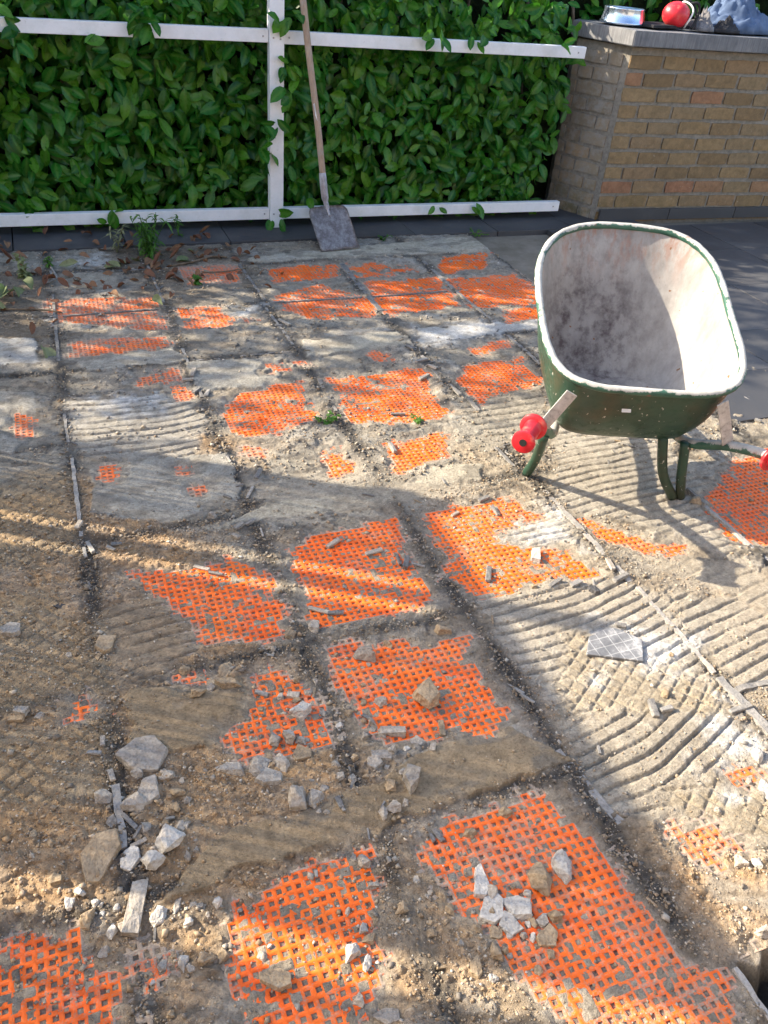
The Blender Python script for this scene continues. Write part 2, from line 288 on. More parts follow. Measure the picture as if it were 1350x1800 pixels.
STICKS=[
(0.804,1.854,0.065,0.0180,0.24),
(0.883,1.777,0.063,0.0180,1.07),
(1.109,1.657,0.073,0.0180,1.05),
(0.694,1.929,0.057,0.0180,0.47),
(1.507,1.583,0.059,0.0180,-1.79),
(1.504,1.518,0.062,0.0178,0.23),
(1.277,1.041,0.060,0.0178,-1.92),
(1.311,1.027,0.038,0.0148,-0.01),
(-0.081,1.321,0.034,0.0105,-0.41),
(-0.061,1.350,0.030,0.0120,1.48),
(-0.051,1.246,0.032,0.0128,-1.41),
(-0.027,1.118,0.050,0.0098,-1.02),
(-0.015,1.063,0.036,0.0096,0.27),
(-0.046,1.093,0.026,0.0096,1.31),
(0.413,1.019,0.034,0.0127,-1.50),
(2.049,1.837,0.108,0.0180,-1.50),
(1.377,1.332,0.033,0.0166,-0.49),
(0.560,2.366,0.060,0.0160,1.03),
(0.558,1.239,0.030,0.0085,-0.95),
(0.056,1.103,0.020,0.0062,-0.11),
(0.505,2.264,0.069,0.0116,1.02),
(0.423,2.070,0.042,0.0180,0.72),
(0.404,2.029,0.030,0.0143,-1.01),
(-0.049,2.212,0.047,0.0143,1.17),
(-0.025,2.101,0.065,0.0139,-1.35),
(-0.043,2.078,0.056,0.0103,-1.55),
(0.050,2.096,0.035,0.0140,0.03),
(0.031,2.077,0.032,0.0121,-0.77),
(1.507,0.971,0.074,0.0180,0.03),
(1.927,4.473,0.059,0.0171,-1.09),
(1.280,2.028,0.050,0.0160,0.25),
(1.145,1.976,0.037,0.0116,0.43),
(1.287,1.956,0.058,0.0137,-1.55),
(0.962,1.208,0.055,0.0090,-1.13),
(0.972,1.165,0.044,0.0089,-1.01),
(3.203,3.206,0.061,0.0153,-1.06),
(2.808,2.440,0.034,0.0179,-1.45),
(3.147,3.254,0.049,0.0153,-0.91),
(2.706,2.252,0.029,0.0146,-1.04),
(1.580,2.353,0.060,0.0180,-1.62),
(1.483,2.289,0.091,0.0152,-1.52),
(1.487,2.226,0.070,0.0129,-1.52),
(0.865,1.799,0.053,0.0107,-1.72),
(0.415,1.009,0.031,0.0076,-1.50),
(0.328,1.390,0.036,0.0116,-0.63),
(0.049,1.311,0.021,0.0080,0.16),
(0.277,1.919,0.054,0.0137,-0.66),
(0.312,1.882,0.046,0.0119,-0.59),
(1.001,3.648,0.096,0.0180,-1.21),
(0.965,3.619,0.038,0.0165,-0.18),
(0.557,1.644,0.067,0.0130,-0.66),
(0.600,1.619,0.049,0.0130,-0.15),
(1.349,1.536,0.046,0.0176,0.24),
(1.290,1.558,0.061,0.0140,0.33),
(0.675,1.097,0.024,0.0137,1.02),
(0.596,0.884,0.033,0.0124,-1.30),
(0.581,0.882,0.020,0.0099,-1.48),
(0.480,3.192,0.072,0.0180,1.23),
(0.464,3.037,0.058,0.0180,0.88),
(0.446,3.135,0.048,0.0143,-0.21),
(0.503,3.003,0.053,0.0180,1.12),
(0.464,2.091,0.044,0.0147,0.53),
(0.425,2.250,0.034,0.0115,-0.81),
(1.091,2.427,0.072,0.0180,-1.64),
(1.500,3.250,0.049,0.0180,-0.98),
(1.493,3.096,0.066,0.0180,0.15),
(1.521,3.031,0.051,0.0180,-0.97),
(1.448,2.959,0.079,0.0180,0.58),
(1.529,2.804,0.099,0.0172,-1.53),
(1.546,2.669,0.108,0.0167,-1.54),
(1.211,2.671,0.062,0.0139,-0.16),
]

# ------------------------------------------------------------------ helpers
def tag(o, label=None, cat=None, group=None, kind=None):
    if label: o['label'] = label
    if cat: o['category'] = cat
    if group: o['group'] = group
    if kind: o['kind'] = kind
    return o
def empty(name, loc=(0, 0, 0), rz=0):
    o = bpy.data.objects.new(name, None); COL.objects.link(o); o.location = loc; o.rotation_euler = (0, 0, rz)
    o.empty_display_size = 0.1
    return o
def obj(name, mesh, material=None, parent=None, smooth=False):
    if isinstance(mesh, bmesh.types.BMesh):
        bm = mesh; mesh = bpy.data.meshes.new(name); bm.to_mesh(mesh); bm.free()
    if material and not mesh.materials: mesh.materials.append(material)
    if smooth: mesh.shade_smooth()
    o = bpy.data.objects.new(name, mesh); COL.objects.link(o)
    if parent: o.parent = parent
    return o
def np_mesh(name, verts, faces, col=None, attrs=None):
    """verts Nx3, faces Mx4 or Mx3"""
    me = bpy.data.meshes.new(name); k = faces.shape[1]
    me.vertices.add(len(verts)); me.vertices.foreach_set('co', np.ascontiguousarray(verts, np.float32).ravel())
    me.loops.add(faces.size); me.loops.foreach_set('vertex_index', np.ascontiguousarray(faces, np.int32).ravel())
    me.polygons.add(len(faces)); me.polygons.foreach_set('loop_start', np.arange(0, faces.size, k, dtype=np.int32))
    if col is not None:
        a = me.color_attributes.new('Col', 'FLOAT_COLOR', 'POINT')
        c4 = np.ones((len(verts), 4), np.float32); c4[:, :3] = col; a.data.foreach_set('color', c4.ravel())
    for n, v in (attrs or {}).items():
        a = me.attributes.new(n, 'FLOAT', 'POINT'); a.data.foreach_set('value', np.ascontiguousarray(v, np.float32))
    me.update(calc_edges=True); me.validate()
    return me
def add_box(bm, c, s, m=None, bevel=0):
    r = bmesh.ops.create_cube(bm, size=1.0)
    bmesh.ops.scale(bm, vec=s, verts=r['verts'])
    if bevel:
        es = list({e for v in r['verts'] for e in v.link_edges})
        b = bmesh.ops.bevel(bm, geom=es, offset=bevel, segments=2, affect='EDGES', profile=0.6)
        vs = list({v for f in b['faces'] for v in f.verts} | {v for v in r['verts'] if v.is_valid})
    else: vs = r['verts']
    if m is not None: bmesh.ops.transform(bm, matrix=m, verts=vs)
    bmesh.ops.translate(bm, vec=c, verts=vs)
    return vs
def box_obj(name, c, s, material, parent=None, rz=0, bevel=0):
    bm = bmesh.new(); add_box(bm, (0, 0, 0), s, Matrix.Rotation(rz, 4, 'Z') if rz else None, bevel)
    o = obj(name, bm, material, parent); o.location = c
    return o
def tube(bm, pts, rad, seg=10, cap=True):
    pts = [Vector(p) for p in pts]; n = len(pts); rings = []
    rads = rad if isinstance(rad, (list, tuple)) else [rad]*n
    up = Vector((0, 0, 1)); prev = None
    for i, p in enumerate(pts):
        t = (pts[min(i+1, n-1)]-pts[max(i-1, 0)]).normalized()
        if prev is None:
            a = t.cross(up);  a = t.cross(Vector((1, 0, 0))) if a.length < 1e-3 else a
        else: a = prev - t*prev.dot(t)
        a.normalize(); prev = a; b = t.cross(a)
        rings.append([bm.verts.new(p + (a*math.cos(2*math.pi*k/seg)+b*math.sin(2*math.pi*k/seg))*rads[i]) for k in range(seg)])
    for i in range(n-1):
        for k in range(seg):
            bm.faces.new((rings[i][k], rings[i][(k+1) % seg], rings[i+1][(k+1) % seg], rings[i+1][k]))
    if cap:
        bm.faces.new(rings[0][::-1]); bm.faces.new(rings[-1])
def smooth_path(pts, n=6):
    pts = [Vector(p) for p in pts]; out = []
    for i in range(len(pts)-1):
        p0, p1, p2, p3 = pts[max(i-1, 0)], pts[i], pts[i+1], pts[min(i+2, len(pts)-1)]
        for k in range(n):
            t = k/n
            out.append(0.5*((2*p1)+(p2-p0)*t+(2*p0-5*p1+4*p2-p3)*t*t+(3*p1-p0-3*p2+p3)*t**3))
    return out+[pts[-1]]

# value noise on numpy arrays, -1..1
_T = RNG.random((256, 256)).astype(np.float32)*2-1
def vn(x, y, s, seed=0):
    u = x/s+seed*31.7+1000; v = y/s+seed*17.9+1000
    iu = np.floor(u).astype(np.int32); iv = np.floor(v).astype(np.int32)
    fu = u-iu; fv = v-iv; fu = fu*fu*(3-2*fu); fv = fv*fv*(3-2*fv)
    a, b, c, d = iu & 255, (iu+1) & 255, iv & 255, (iv+1) & 255
    return (_T[c, a]*(1-fu)+_T[c, b]*fu)*(1-fv)+(_T[d, a]*(1-fu)+_T[d, b]*fu)*fv
def fbm(x, y, s, o=3, seed=0):
    r = 0; a = 1; t = 0
    for k in range(o):
        r = r+a*vn(x, y, s/2**k, seed+k*5); t += a; a *= .55
    return r/t*1.4

# ------------------------------------------------------------------ materials
class Mat:
    def __init__(s, name, color=(.5, .5, .5), rough=.7, metal=0, spec=.4):
        s.m = bpy.data.materials.new(name); s.m.use_nodes = True
        s.n, s.l = s.m.node_tree.nodes, s.m.node_tree.links
        s.b = s.n['Principled BSDF']; s.b.inputs['Roughness'].default_value = rough; s.b.inputs['Metallic'].default_value = metal
        s.b.inputs['Base Color'].default_value = (*color, 1); s.b.inputs['Specular IOR Level'].default_value = spec
        s.co = None
    def coord(s, kind='Object'):
        t = s.n.new('ShaderNodeTexCoord'); return t.outputs[kind]
    def pos(s):
        return s.n.new('ShaderNodeNewGeometry').outputs['Position']
    def noise(s, scale, detail=4, rough=.6, vec=None, dist=0):
        t = s.n.new('ShaderNodeTexNoise'); t.inputs['Scale'].default_value = scale; t.inputs['Detail'].default_value = detail
        t.inputs['Roughness'].default_value = rough; t.inputs['Distortion'].default_value = dist
        s.l.new(vec if vec is not None else s.coord(), t.inputs['Vector']); return t.outputs['Fac']
    def ramp(s, fac, stops):
        r = s.n.new('ShaderNodeValToRGB'); e = r.color_ramp.elements
        while len(e) < len(stops): e.new(.5)
        for k, (p, c) in enumerate(stops):
            e[k].position = p; e[k].color = (*c, 1) if len(c) == 3 else c
        s.l.new(fac, r.inputs[0]); return r.outputs[0]
    def mul(s, v, *k):
        m = s.n.new('ShaderNodeMath'); m.operation = 'MULTIPLY'; s._in(m, 0, v); s._in(m, 1, k[0]); return m.outputs[0]
    def add(s, v, k):
        m = s.n.new('ShaderNodeMath'); m.operation = 'ADD'; s._in(m, 0, v); s._in(m, 1, k); return m.outputs[0]
    def rng(s, v, a, b, c=0, d=1):
        m = s.n.new('ShaderNodeMapRange'); s.l.new(v, m.inputs[0])
        for i, x in zip((1, 2, 3, 4), (a, b, c, d)): m.inputs[i].default_value = x
        return m.outputs[0]
    def _in(s, node, i, v):
        if isinstance(v, (int, float)): node.inputs[i].default_value = v
        elif isinstance(v, tuple): node.inputs[i].default_value = (*v, 1)
        else: s.l.new(v, node.inputs[i])
    def mix(s, f, a, b, blend='MIX'):
        m = s.n.new('ShaderNodeMix'); m.data_type = 'RGBA'; m.blend_type = blend
        s._in(m, 0, f); s._in(m, 6, a); s._in(m, 7, b); return m.outputs[2]
    def attr(s, name, out='Color'):
        a = s.n.new('ShaderNodeAttribute'); a.attribute_name = name; return a.outputs[out]
    def rnd(s): return s.n.new('ShaderNodeObjectInfo').outputs['Random']
    def sep(s, v, ax):
        t = s.n.new('ShaderNodeSeparateXYZ'); s.l.new(v, t.inputs[0]); return t.outputs[ax]
    def scale(s, v, x, y, z):
        t = s.n.new('ShaderNodeMapping'); t.inputs['Scale'].default_value = (x, y, z); s.l.new(v, t.inputs['Vector']); return t.outputs[0]
    def base(s, c): s.l.new(c, s.b.inputs['Base Color']); return s
    def rough(s, c): s.l.new(c, s.b.inputs['Roughness']); return s
    def bump(s, h, strength=.5, dist=.002):
        b = s.n.new('ShaderNodeBump'); b.inputs['Strength'].default_value = strength; b.inputs['Distance'].default_value = dist
        s.l.new(h, b.inputs['Height'])
        old = s.b.inputs['Normal'].links
        if old: s.l.new(old[0].from_socket, b.inputs['Normal'])
        s.l.new(b.outputs[0], s.b.inputs['Normal']); return s

MAT = {}
def build_materials():
    m = Mat('mortar', rough=.92, spec=.2); p = m.pos()
    n1 = m.noise(140, 5, .7, p); n2 = m.noise(28, 4, .6, p)
    c = m.mix(1.0, m.attr('Col'), m.ramp(n1, [(.22, (.30, .27, .24)), (.42, (.85, .84, .82)), (.6, (1.05, 1.05, 1.04)), (.8, (1.5, 1.48, 1.45))]), 'MULTIPLY')  # dark end puts the shade of small pits into the colour
    c = m.mix(1.0, c, m.ramp(n2, [(.3, (.82, .81, .80)), (.7, (1.15, 1.14, 1.12))]), 'MULTIPLY')
    m.base(c); m.bump(n1, .9, .009); m.bump(m.noise(380, 3, .6, p), .8, .003); MAT['mortar'] = m.m

    m = Mat('grit', rough=.9, spec=.2); p = m.pos()
    m.base(m.mix(1.0, m.attr('Col'), m.ramp(m.noise(220, 3, .6, p), [(.3, (.75,)*3), (.7, (1.2,)*3)]), 'MULTIPLY')); MAT['grit'] = m.m

    m = Mat('orange_plastic', rough=.55, spec=.25); p = m.pos()
    d = m.attr('Dust', 'Fac'); n = m.noise(45, 5, .7, p); n2 = m.noise(260, 3, .6, p)
    f = m.add(m.add(m.add(d, m.rng(m.noise(7, 4, .6, p), .42, .70, -.08, .34)), m.rng(n, .32, .72, -.30, .55)), m.rng(n2, .3, .7, -.22, .26))
    f = m.rng(f, .28, .95, .03, .97)
    org = m.ramp(m.noise(9, 3, .5, p), [(.3, (.84, .115, .008)), (.7, (.92, .175, .014))])
    m.base(m.mix(f, org, m.ramp(n2, [(.3, (.24, .205, .16)), (.7, (.40, .345, .275))])))
    m.rough(m.rng(f, 0, .6, .42, .9)); m.bump(n2, .3, .001); MAT['orange'] = m.m

    def stone(name, a, b, bump=.7):
        m = Mat(name, rough=.9, spec=.2); v = m.coord(); n = m.noise(38, 5, .65, v); n2 = m.noise(160, 4, .65, v)
        c = m.ramp(n, [(.3, a), (.7, b)])
        k = m.rnd(); c = m.mix(1.0, c, m.ramp(k, [(0, (.8, .8, .8)), (1, (1.12, 1.1, 1.07))]), 'MULTIPLY')
        c = m.mix(1.0, c, m.ramp(n2, [(.25, (.62, .61, .6)), (.5, (1, 1, 1)), (.8, (1.2, 1.2, 1.2))]), 'MULTIPLY')
        m.base(c); m.bump(n2, bump, .003); m.bump(n, .5, .006); MAT[name] = m.m
    stone('rubble_g', (.30, .265, .225), (.48, .44, .385)); stone('rubble_b', (.27, .205, .135), (.43, .34, .235))
    stone('rubble_w', (.42, .40, .37), (.62, .59, .54)); stone('rubble_d', (.05, .05, .055), (.12, .12, .125))
    stone('grout', (.13, .13, .135), (.33, .315, .29))
    stone('grout_pale', (.24, .235, .23), (.42, .40, .37))

    m = Mat('ground', rough=.95, spec=.2); p = m.pos(); n = m.noise(6, 6, .7, p)
    m.base(m.ramp(n, [(.3, (.16, .135, .10)), (.7, (.27, .235, .19))])); m.bump(m.noise(60, 5, .7, p), .6, .01); MAT['ground'] = m.m

    m = Mat('slate_tile', rough=.55, spec=.45); p = m.pos()
    n = m.noise(3.5, 6, .65, p); n2 = m.noise(70, 5, .7, p)
    c = m.ramp(n, [(.25, (.040, .041, .046)), (.55, (.058, .058, .062)), (.8, (.105, .103, .10))])
    sp = m.ramp(m.noise(38, 2, .5, p), [(.70, (0, 0, 0)), (.76, (1, 1, 1))])
    c = m.mix(m.mul(m.sep(sp, 0), .35), c, (.22, .21, .19))
    c = m.mix(1.0, c, m.ramp(m.rnd(), [(0, (.85,)*3), (1, (1.15,)*3)]), 'MULTIPLY')
    m.base(c); m.rough(m.rng(n, .3, .7, .45, .75)); m.bump(n2, .25, .002); MAT['slate'] = m.m

    m = Mat('brick', rough=.9, spec=.2); p = m.pos(); v = m.coord()
    k = m.rnd(); c = m.ramp(k, [(0, (.20, .14, .078)), (.35, (.275, .195, .105)), (.6, (.235, .175, .105)), (.93, (.27, .175, .098)), (.995, (.33, .155, .095))])
    n = m.noise(24, 5, .7, p); c = m.mix(1.0, c, m.ramp(n, [(.25, (.66, .66, .66)), (.7, (1.25, 1.22, 1.18))]), 'MULTIPLY')
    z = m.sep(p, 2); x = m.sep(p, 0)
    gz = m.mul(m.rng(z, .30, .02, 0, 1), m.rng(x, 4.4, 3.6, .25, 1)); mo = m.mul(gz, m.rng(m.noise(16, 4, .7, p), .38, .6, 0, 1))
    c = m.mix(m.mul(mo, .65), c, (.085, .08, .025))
    wh = m.mul(m.rng(m.noise(75, 3, .6, p), .66, .74, 0, 1), m.rng(z, .9, .05, .1, .9)); c = m.mix(m.mul(wh, .8), c, (.45, .43, .38))
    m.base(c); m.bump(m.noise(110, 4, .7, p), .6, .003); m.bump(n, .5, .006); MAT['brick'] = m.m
    m2 = Mat('weathered_brick', rough=.9, spec=.2); p = m2.pos(); n = m2.noise(20, 5, .7, p); z = m2.sep(p, 2)
    c = m2.ramp(m2.rnd(), [(0, (.22, .18, .13)), (.5, (.28, .23, .165)), (1, (.31, .225, .14))])
    c = m2.mix(m2.rng(n, .42, .62, 0, .75), c, (.30, .285, .26))
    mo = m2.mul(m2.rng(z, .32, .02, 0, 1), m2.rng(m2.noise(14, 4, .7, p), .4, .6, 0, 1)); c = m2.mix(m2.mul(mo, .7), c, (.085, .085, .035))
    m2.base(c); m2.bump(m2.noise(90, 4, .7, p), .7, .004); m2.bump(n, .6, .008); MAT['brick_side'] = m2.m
    m = Mat('wall_mortar', rough=.95, spec=.15); p = m.pos(); n = m.noise(30, 5, .7, p)
    m.base(m.ramp(n, [(.3, (.17, .155, .13)), (.7, (.31, .285, .245))])); m.bump(m.noise(130, 4, .7, p), .7, .004); MAT['wall_mortar'] = m.m

    m = Mat('coping', rough=.75, spec=.35); p = m.pos(); n = m.noise(7, 6, .7, p)
    st = m.noise(14, 4, .6, m.scale(p, 6, 6, .5))
    c = m.ramp(n, [(.3, (.12, .125, .135)), (.65, (.20, .20, .205)), (.85, (.30, .30, .29))])
    c = m.mix(1.0, c, m.ramp(st, [(.3, (.7,)*3), (.7, (1.25,)*3)]), 'MULTIPLY'); m.base(c); m.bump(m.noise(90, 4, .7, p), .4, .002); MAT['coping'] = m.m

    m = Mat('white_paint', (.78, .79, .80), .5, spec=.4); p = m.pos()
    c = m.ramp(m.noise(9, 5, .7, p), [(.3, (.70, .71, .72)), (.7, (.82, .82, .83))])
    sc = m.ramp(m.noise(60, 4, .7, p), [(.62, (0,)*3), (.72, (1,)*3)]); c = m.mix(m.mul(m.sep(sc, 0), .35), c, (.35, .34, .29)); c = m.mix(m.mul(m.rng(m.noise(4, 5, .7, p), .5, .75, 0, 1), .4), c, (.42, .44, .36))
    m.base(c); m.bump(m.noise(50, 3, .5, m.scale(p, .15, 1, 1)), .12, .002); MAT['white'] = m.m

    def leaf(name, a, b, ca, rough=.32, tr=.3, vein=(.16, .26, .045), glow=(.16, .30, .02)):
        m = Mat(name, rough=rough, spec=.32); r = m.rnd(); t = m.attr('Tint', 'Fac'); k = m.n.new('ShaderNodeMath'); k.operation = 'FRACT'
        m.l.new(m.add(r, t), k.inputs[0])
        c = m.ramp(k.outputs[0], [(0, a), (.45, b), (.85, ca), (1, a)])
        n = m.noise(60, 3, .6, m.pos()); c = m.mix(1.0, c, m.ramp(n, [(.3, (.72,)*3), (.7, (1.25,)*3)]), 'MULTIPLY')
        vv = m.attr('Vein', 'Fac'); c = m.mix(m.mul(vv, .55), c, vein)
        m.base(c); m.rough(m.rng(n, .3, .7, rough-.06, rough+.16)); m.bump(m.noise(150, 2, .5, m.pos()), .12, .001)
        tb = m.n.new('ShaderNodeBsdfTranslucent'); m.l.new(m.mix(.5, c, glow), tb.inputs['Color'])
        ms = m.n.new('ShaderNodeMixShader'); ms.inputs[0].default_value = tr
        m.l.new(m.b.outputs[0], ms.inputs[1]); m.l.new(tb.outputs[0], ms.inputs[2]); m.l.new(ms.outputs[0], m.n['Material Output'].inputs[0])
        MAT[name] = m.m
    leaf('laurel_leaf', (.009, .080, .008), (.020, .140, .010), (.085, .235, .014), .28, .3, (.12, .25, .04), (.10, .30, .02))
    leaf('grass_leaf', (.05, .14, .02), (.08, .20, .03), (.11, .22, .04), .5)
    leaf('wilted_leaf', (.12, .16, .07), (.19, .22, .10), (.24, .24, .13), .65, .15, (.26, .28, .15))
    leaf('dead_leaf', (.11, .045, .028), (.19, .085, .048), (.27, .16, .09), .75, .12, (.20, .11, .06), (.22, .10, .04))
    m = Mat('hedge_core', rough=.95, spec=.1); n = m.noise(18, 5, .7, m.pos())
    m.base(m.ramp(n, [(.35, (.006, .009, .004)), (.65, (.018, .028, .010))])); m.bump(n, 1, .03); MAT['core'] = m.m  # near black: the shade inside the hedge is put into the colour
    m = Mat('twig', rough=.85, spec=.2); m.base(m.ramp(m.noise(40, 4, .6), [(.3, (.10, .07, .045)), (.7, (.22, .17, .12))])); MAT['twig'] = m.m
    m = Mat('twig_pale', rough=.85, spec=.2); m.base(m.ramp(m.noise(40, 4, .6), [(.3, (.22, .20, .18)), (.7, (.38, .35, .32))])); MAT['twig_pale'] = m.m

    m = Mat('ash_wood', rough=.65, spec=.3); v = m.coord(); n = m.noise(9, 5, .7, m.scale(v, 9, 9, .6)); n2 = m.noise(22, 5, .7, v)
    c = m.ramp(n, [(.3, (.27, .185, .125)), (.7, (.43, .32, .235))]); c = m.mix(m.rng(n2, .5, .72, 0, .6), c, (.34, .31, .28)); m.base(c); m.bump(n, .2, .002); MAT['wood'] = m.m
    m = Mat('shovel_steel', rough=.5, metal=.1, spec=.5); v = m.coord(); n = m.noise(10, 6, .7, m.scale(v, 2.2, 2.2, .8)); n2 = m.noise(60, 4, .7, m.scale(v, 2, 2, .5))
    c = m.ramp(n, [(.3, (.18, .155, .155)), (.46, (.30, .28, .29)), (.58, (.44, .43, .45)), (.75, (.62, .62, .63))]); c = m.mix(1.0, c, m.ramp(n2, [(.3, (.7,)*3), (.7, (1.25,)*3)]), 'MULTIPLY')
    m.base(c); m.rough(m.rng(n, .3, .7, .4, .75)); m.bump(n2, .15, .001); MAT['steel'] = m.m

    m = Mat('green_paint', rough=.42, spec=.45); v = m.coord(); n = m.noise(7, 5, .65, v)
    c = m.ramp(n, [(.3, (.012, .040, .026)), (.55, (.022, .065, .042)), (.8, (.035, .055, .035))])
    c = m.mix(m.rng(m.noise(5, 4, .6, v), .52, .75, 0, .55), c, (.075, .042, .022))
    sp = m.noise(85, 2, .5, m.scale(v, 1, 1, .55)); c = m.mix(m.rng(sp, .685, .72, 0, .9), c, (.46, .46, .43))
    sp2 = m.noise(32, 4, .7, v); c = m.mix(m.rng(sp2, .70, .74, 0, .85), c, (.42, .42, .39))
    m.base(c); m.rough(m.rng(sp2, .5, .75, .36, .8)); m.bump(sp, .25, .002); MAT['green'] = m.m
    m = Mat('splashed_green_paint', rough=.55, spec=.4); v = m.coord(); n = m.noise(26, 5, .7, v); nz = m.sep(m.n.new('ShaderNodeNewGeometry').outputs['Normal'], 2)
    c = m.ramp(m.noise(14, 4, .6, v), [(.3, (.022, .07, .048)), (.7, (.05, .14, .10))])
    f = m.rng(m.add(m.add(m.rng(n, .3, .7, -.34, .34), m.rng(m.noise(5, 3, .6, v), .35, .65, -.20, .24)), m.rng(nz, -.2, .9, 0, .66)), .26, .38, 0, .93)
    c = m.mix(f, c, m.ramp(n, [(.3, (.33, .32, .29)), (.7, (.56, .55, .52))])); c = m.mix(m.rng(m.noise(9, 4, .7, v), .60, .66, 0, .8), c, (.28, .10, .06))
    m.base(c); m.rough(m.rng(f, 0, 1, .4, .85)); m.bump(n, .5, .003); MAT['splash'] = m.m
    m = Mat('cement_film', rough=.8, spec=.25); v = m.coord(); u = m.sep(v, 0); vv = m.sep(v, 1); z = m.sep(v, 2)
    n = m.noise(9, 6, .7, m.scale(v, 1.5, 1.5, .7)); n2 = m.noise(70, 5, .7, m.scale(v, 1.6, 1.6, .45)); n3 = m.noise(26, 5, .7, v)
    c = m.ramp(n, [(.25, (.21, .195, .185)), (.5, (.31, .295, .28)), (.75, (.42, .405, .385))])
    dark_mid = m.mul(m.mul(m.rng(u, .20, .02, 0, 1), m.rng(u, -.30, -.17, 0, 1)), m.rng(z, .74, .52, .3, 1))  # darker left of the middle and towards the bottom
    wf = m.mul(dark_mid, m.rng(m.add(n3, m.mul(n, .6)), .62, .86, .95, .25)); c = m.mix(wf, c, (.085, .068, .072))
    red = m.mul(m.rng(z, .60, .76, 0, 1), m.rng(m.noise(11, 5, .7, m.scale(v, 2.5, 2.5, .35)), .48, .62, 0, .75)); c = m.mix(red, c, (.30, .165, .12))
    c = m.mix(m.rng(n2, .62, .70, 0, .55), c, (.16, .145, .13)); c = m.mix(m.rng(m.noise(36, 2, .4, v), .735, .76, 0, .9), c, (.18, .075, .025))
    m.base(c); m.bump(n2, .35, .002); m.bump(n3, .25, .004); MAT['cement'] = m.m
    m = Mat('dusty_steel', rough=.8, spec=.3); v = m.coord(); n = m.noise(45, 5, .7, v)
    m.base(m.ramp(n, [(.28, (.17, .165, .155)), (.45, (.42, .41, .39)), (.75, (.62, .61, .58))])); m.bump(n, .5, .003); MAT['dusty'] = m.m
    m = Mat('red_plastic', (.62, .018, .03), .38, spec=.5); v = m.coord(); n = m.noise(30, 4, .6, v)
    m.base(m.ramp(n, [(.3, (.50, .012, .020)), (.56, (.64, .022, .033)), (.70, (.55, .12, .10)), (.8, (.45, .25, .20))])); m.bump(m.noise(90, 3, .6, v), .2, .002); MAT['red'] = m.m
    MAT['rubber'] = Mat('black_rubber', (.018, .018, .018), .8).m
    MAT['black'] = Mat('black_cloth', (.02, .02, .024), .8).m
    MAT['wheel_rim'] = Mat('grey_metal', (.35, .35, .36), .45, metal=.6).m
    m = Mat('tin_metal', rough=.22, metal=.9); m.base(m.ramp(m.noise(6, 3, .5), [(.3, (.42, .54, .74)), (.7, (.62, .70, .82))])); MAT['tin'] = m.m
    MAT['orange_label'] = Mat('orange_label', (.75, .30, .12), .5).m; MAT['red_label'] = Mat('red_label', (.75, .05, .03), .5).m
    MAT['cord'] = Mat('white_cord', (.72, .70, .68), .7).m
    def cloth(name, a, b):
        m = Mat(name, rough=.9, spec=.15); v = m.coord(); n = m.noise(10, 4, .6, v); m.base(m.ramp(n, [(.3, a), (.7, b)])); m.bump(m.noise(320, 2, .5, v), .3, .001); MAT[name] = m.m
    cloth('denim', (.055, .085, .15), (.13, .18, .28)); cloth('grey_cloth', (.10, .10, .11), (.24, .23, .23)); cloth('dark_cloth', (.02, .02, .023), (.05, .05, .055))
    m = Mat('glazed_tile_back', rough=.5, spec=.4); v = m.coord()
    def lines(ax, pitch):
        w = m.n.new('ShaderNodeMath'); w.operation = 'PINGPONG'; m.l.new(m.sep(v, ax), w.inputs[0]); w.inputs[1].default_value = pitch; return m.rng(w.outputs[0], 0, .0022, 1, 0)
    g = m.n.new('ShaderNodeMath'); g.operation = 'MAXIMUM'; m.l.new(lines(0, .0155), g.inputs[0]); m.l.new(lines(1, .0155), g.inputs[1])
    n = m.noise(22, 5, .7, v); f = m.mul(g.outputs[0], m.rng(n, .3, .6, .25, 1))
    c = m.mix(m.mul(f, .75), m.ramp(n, [(.35, (.11, .115, .125)), (.55, (.19, .195, .205)), (.70, (.42, .42, .42))]), (.58, .58, .57)); m.base(c); m.bump(g.outputs[0], .4, .002); MAT['tile_back'] = m.m
    m = Mat('screen_timber', rough=.8, spec=.2); v = m.pos(); n = m.noise(8, 5, .7, m.scale(v, 6, 6, .5)); m.base(m.ramp(n, [(.3, (.40, .27, .15)), (.7, (.54, .39, .23))])); MAT['timber'] = m.m
    m = Mat('dark_soil', rough=.9, spec=.2); n = m.noise(40, 5, .7, m.pos()); m.base(m.ramp(n, [(.3, (.012, .011, .012)), (.7, (.035, .032, .032))])); m.bump(n, .8, .01); MAT['soil'] = m.m
build_materials()

# ------------------------------------------------------------------ the floor: mortar beds over an orange mat
LX = [-1.08, -.56, -.04, .475, .97, 1.525, 2.05, 2.57, 3.09]
LY = [-.26, .34, .94, 1.52, 2.14, 2.73, 3.33, 3.92, 4.50, 4.85]
PITCH = .0205
def sdf(X, Y, poly):
    d2 = np.full(X.shape, 1e9); inside = np.zeros(X.shape, bool); n = len(poly)
    for i in range(n):
        ax, ay = poly[i]; bx, by = poly[(i+1) % n]; ex, ey = bx-ax, by-ay; wx, wy = X-ax, Y-ay
        t = np.clip((wx*ex+wy*ey)/max(ex*ex+ey*ey, 1e-9), 0, 1)
        d2 = np.minimum(d2, (wx-ex*t)**2+(wy-ey*t)**2)
        c = ((ay > Y) != (by > Y))
        if by != ay: inside ^= c & (X < (bx-ax)*(Y-ay)/(by-ay)+ax)
    d = np.sqrt(d2); return np.where(inside, -d, d)
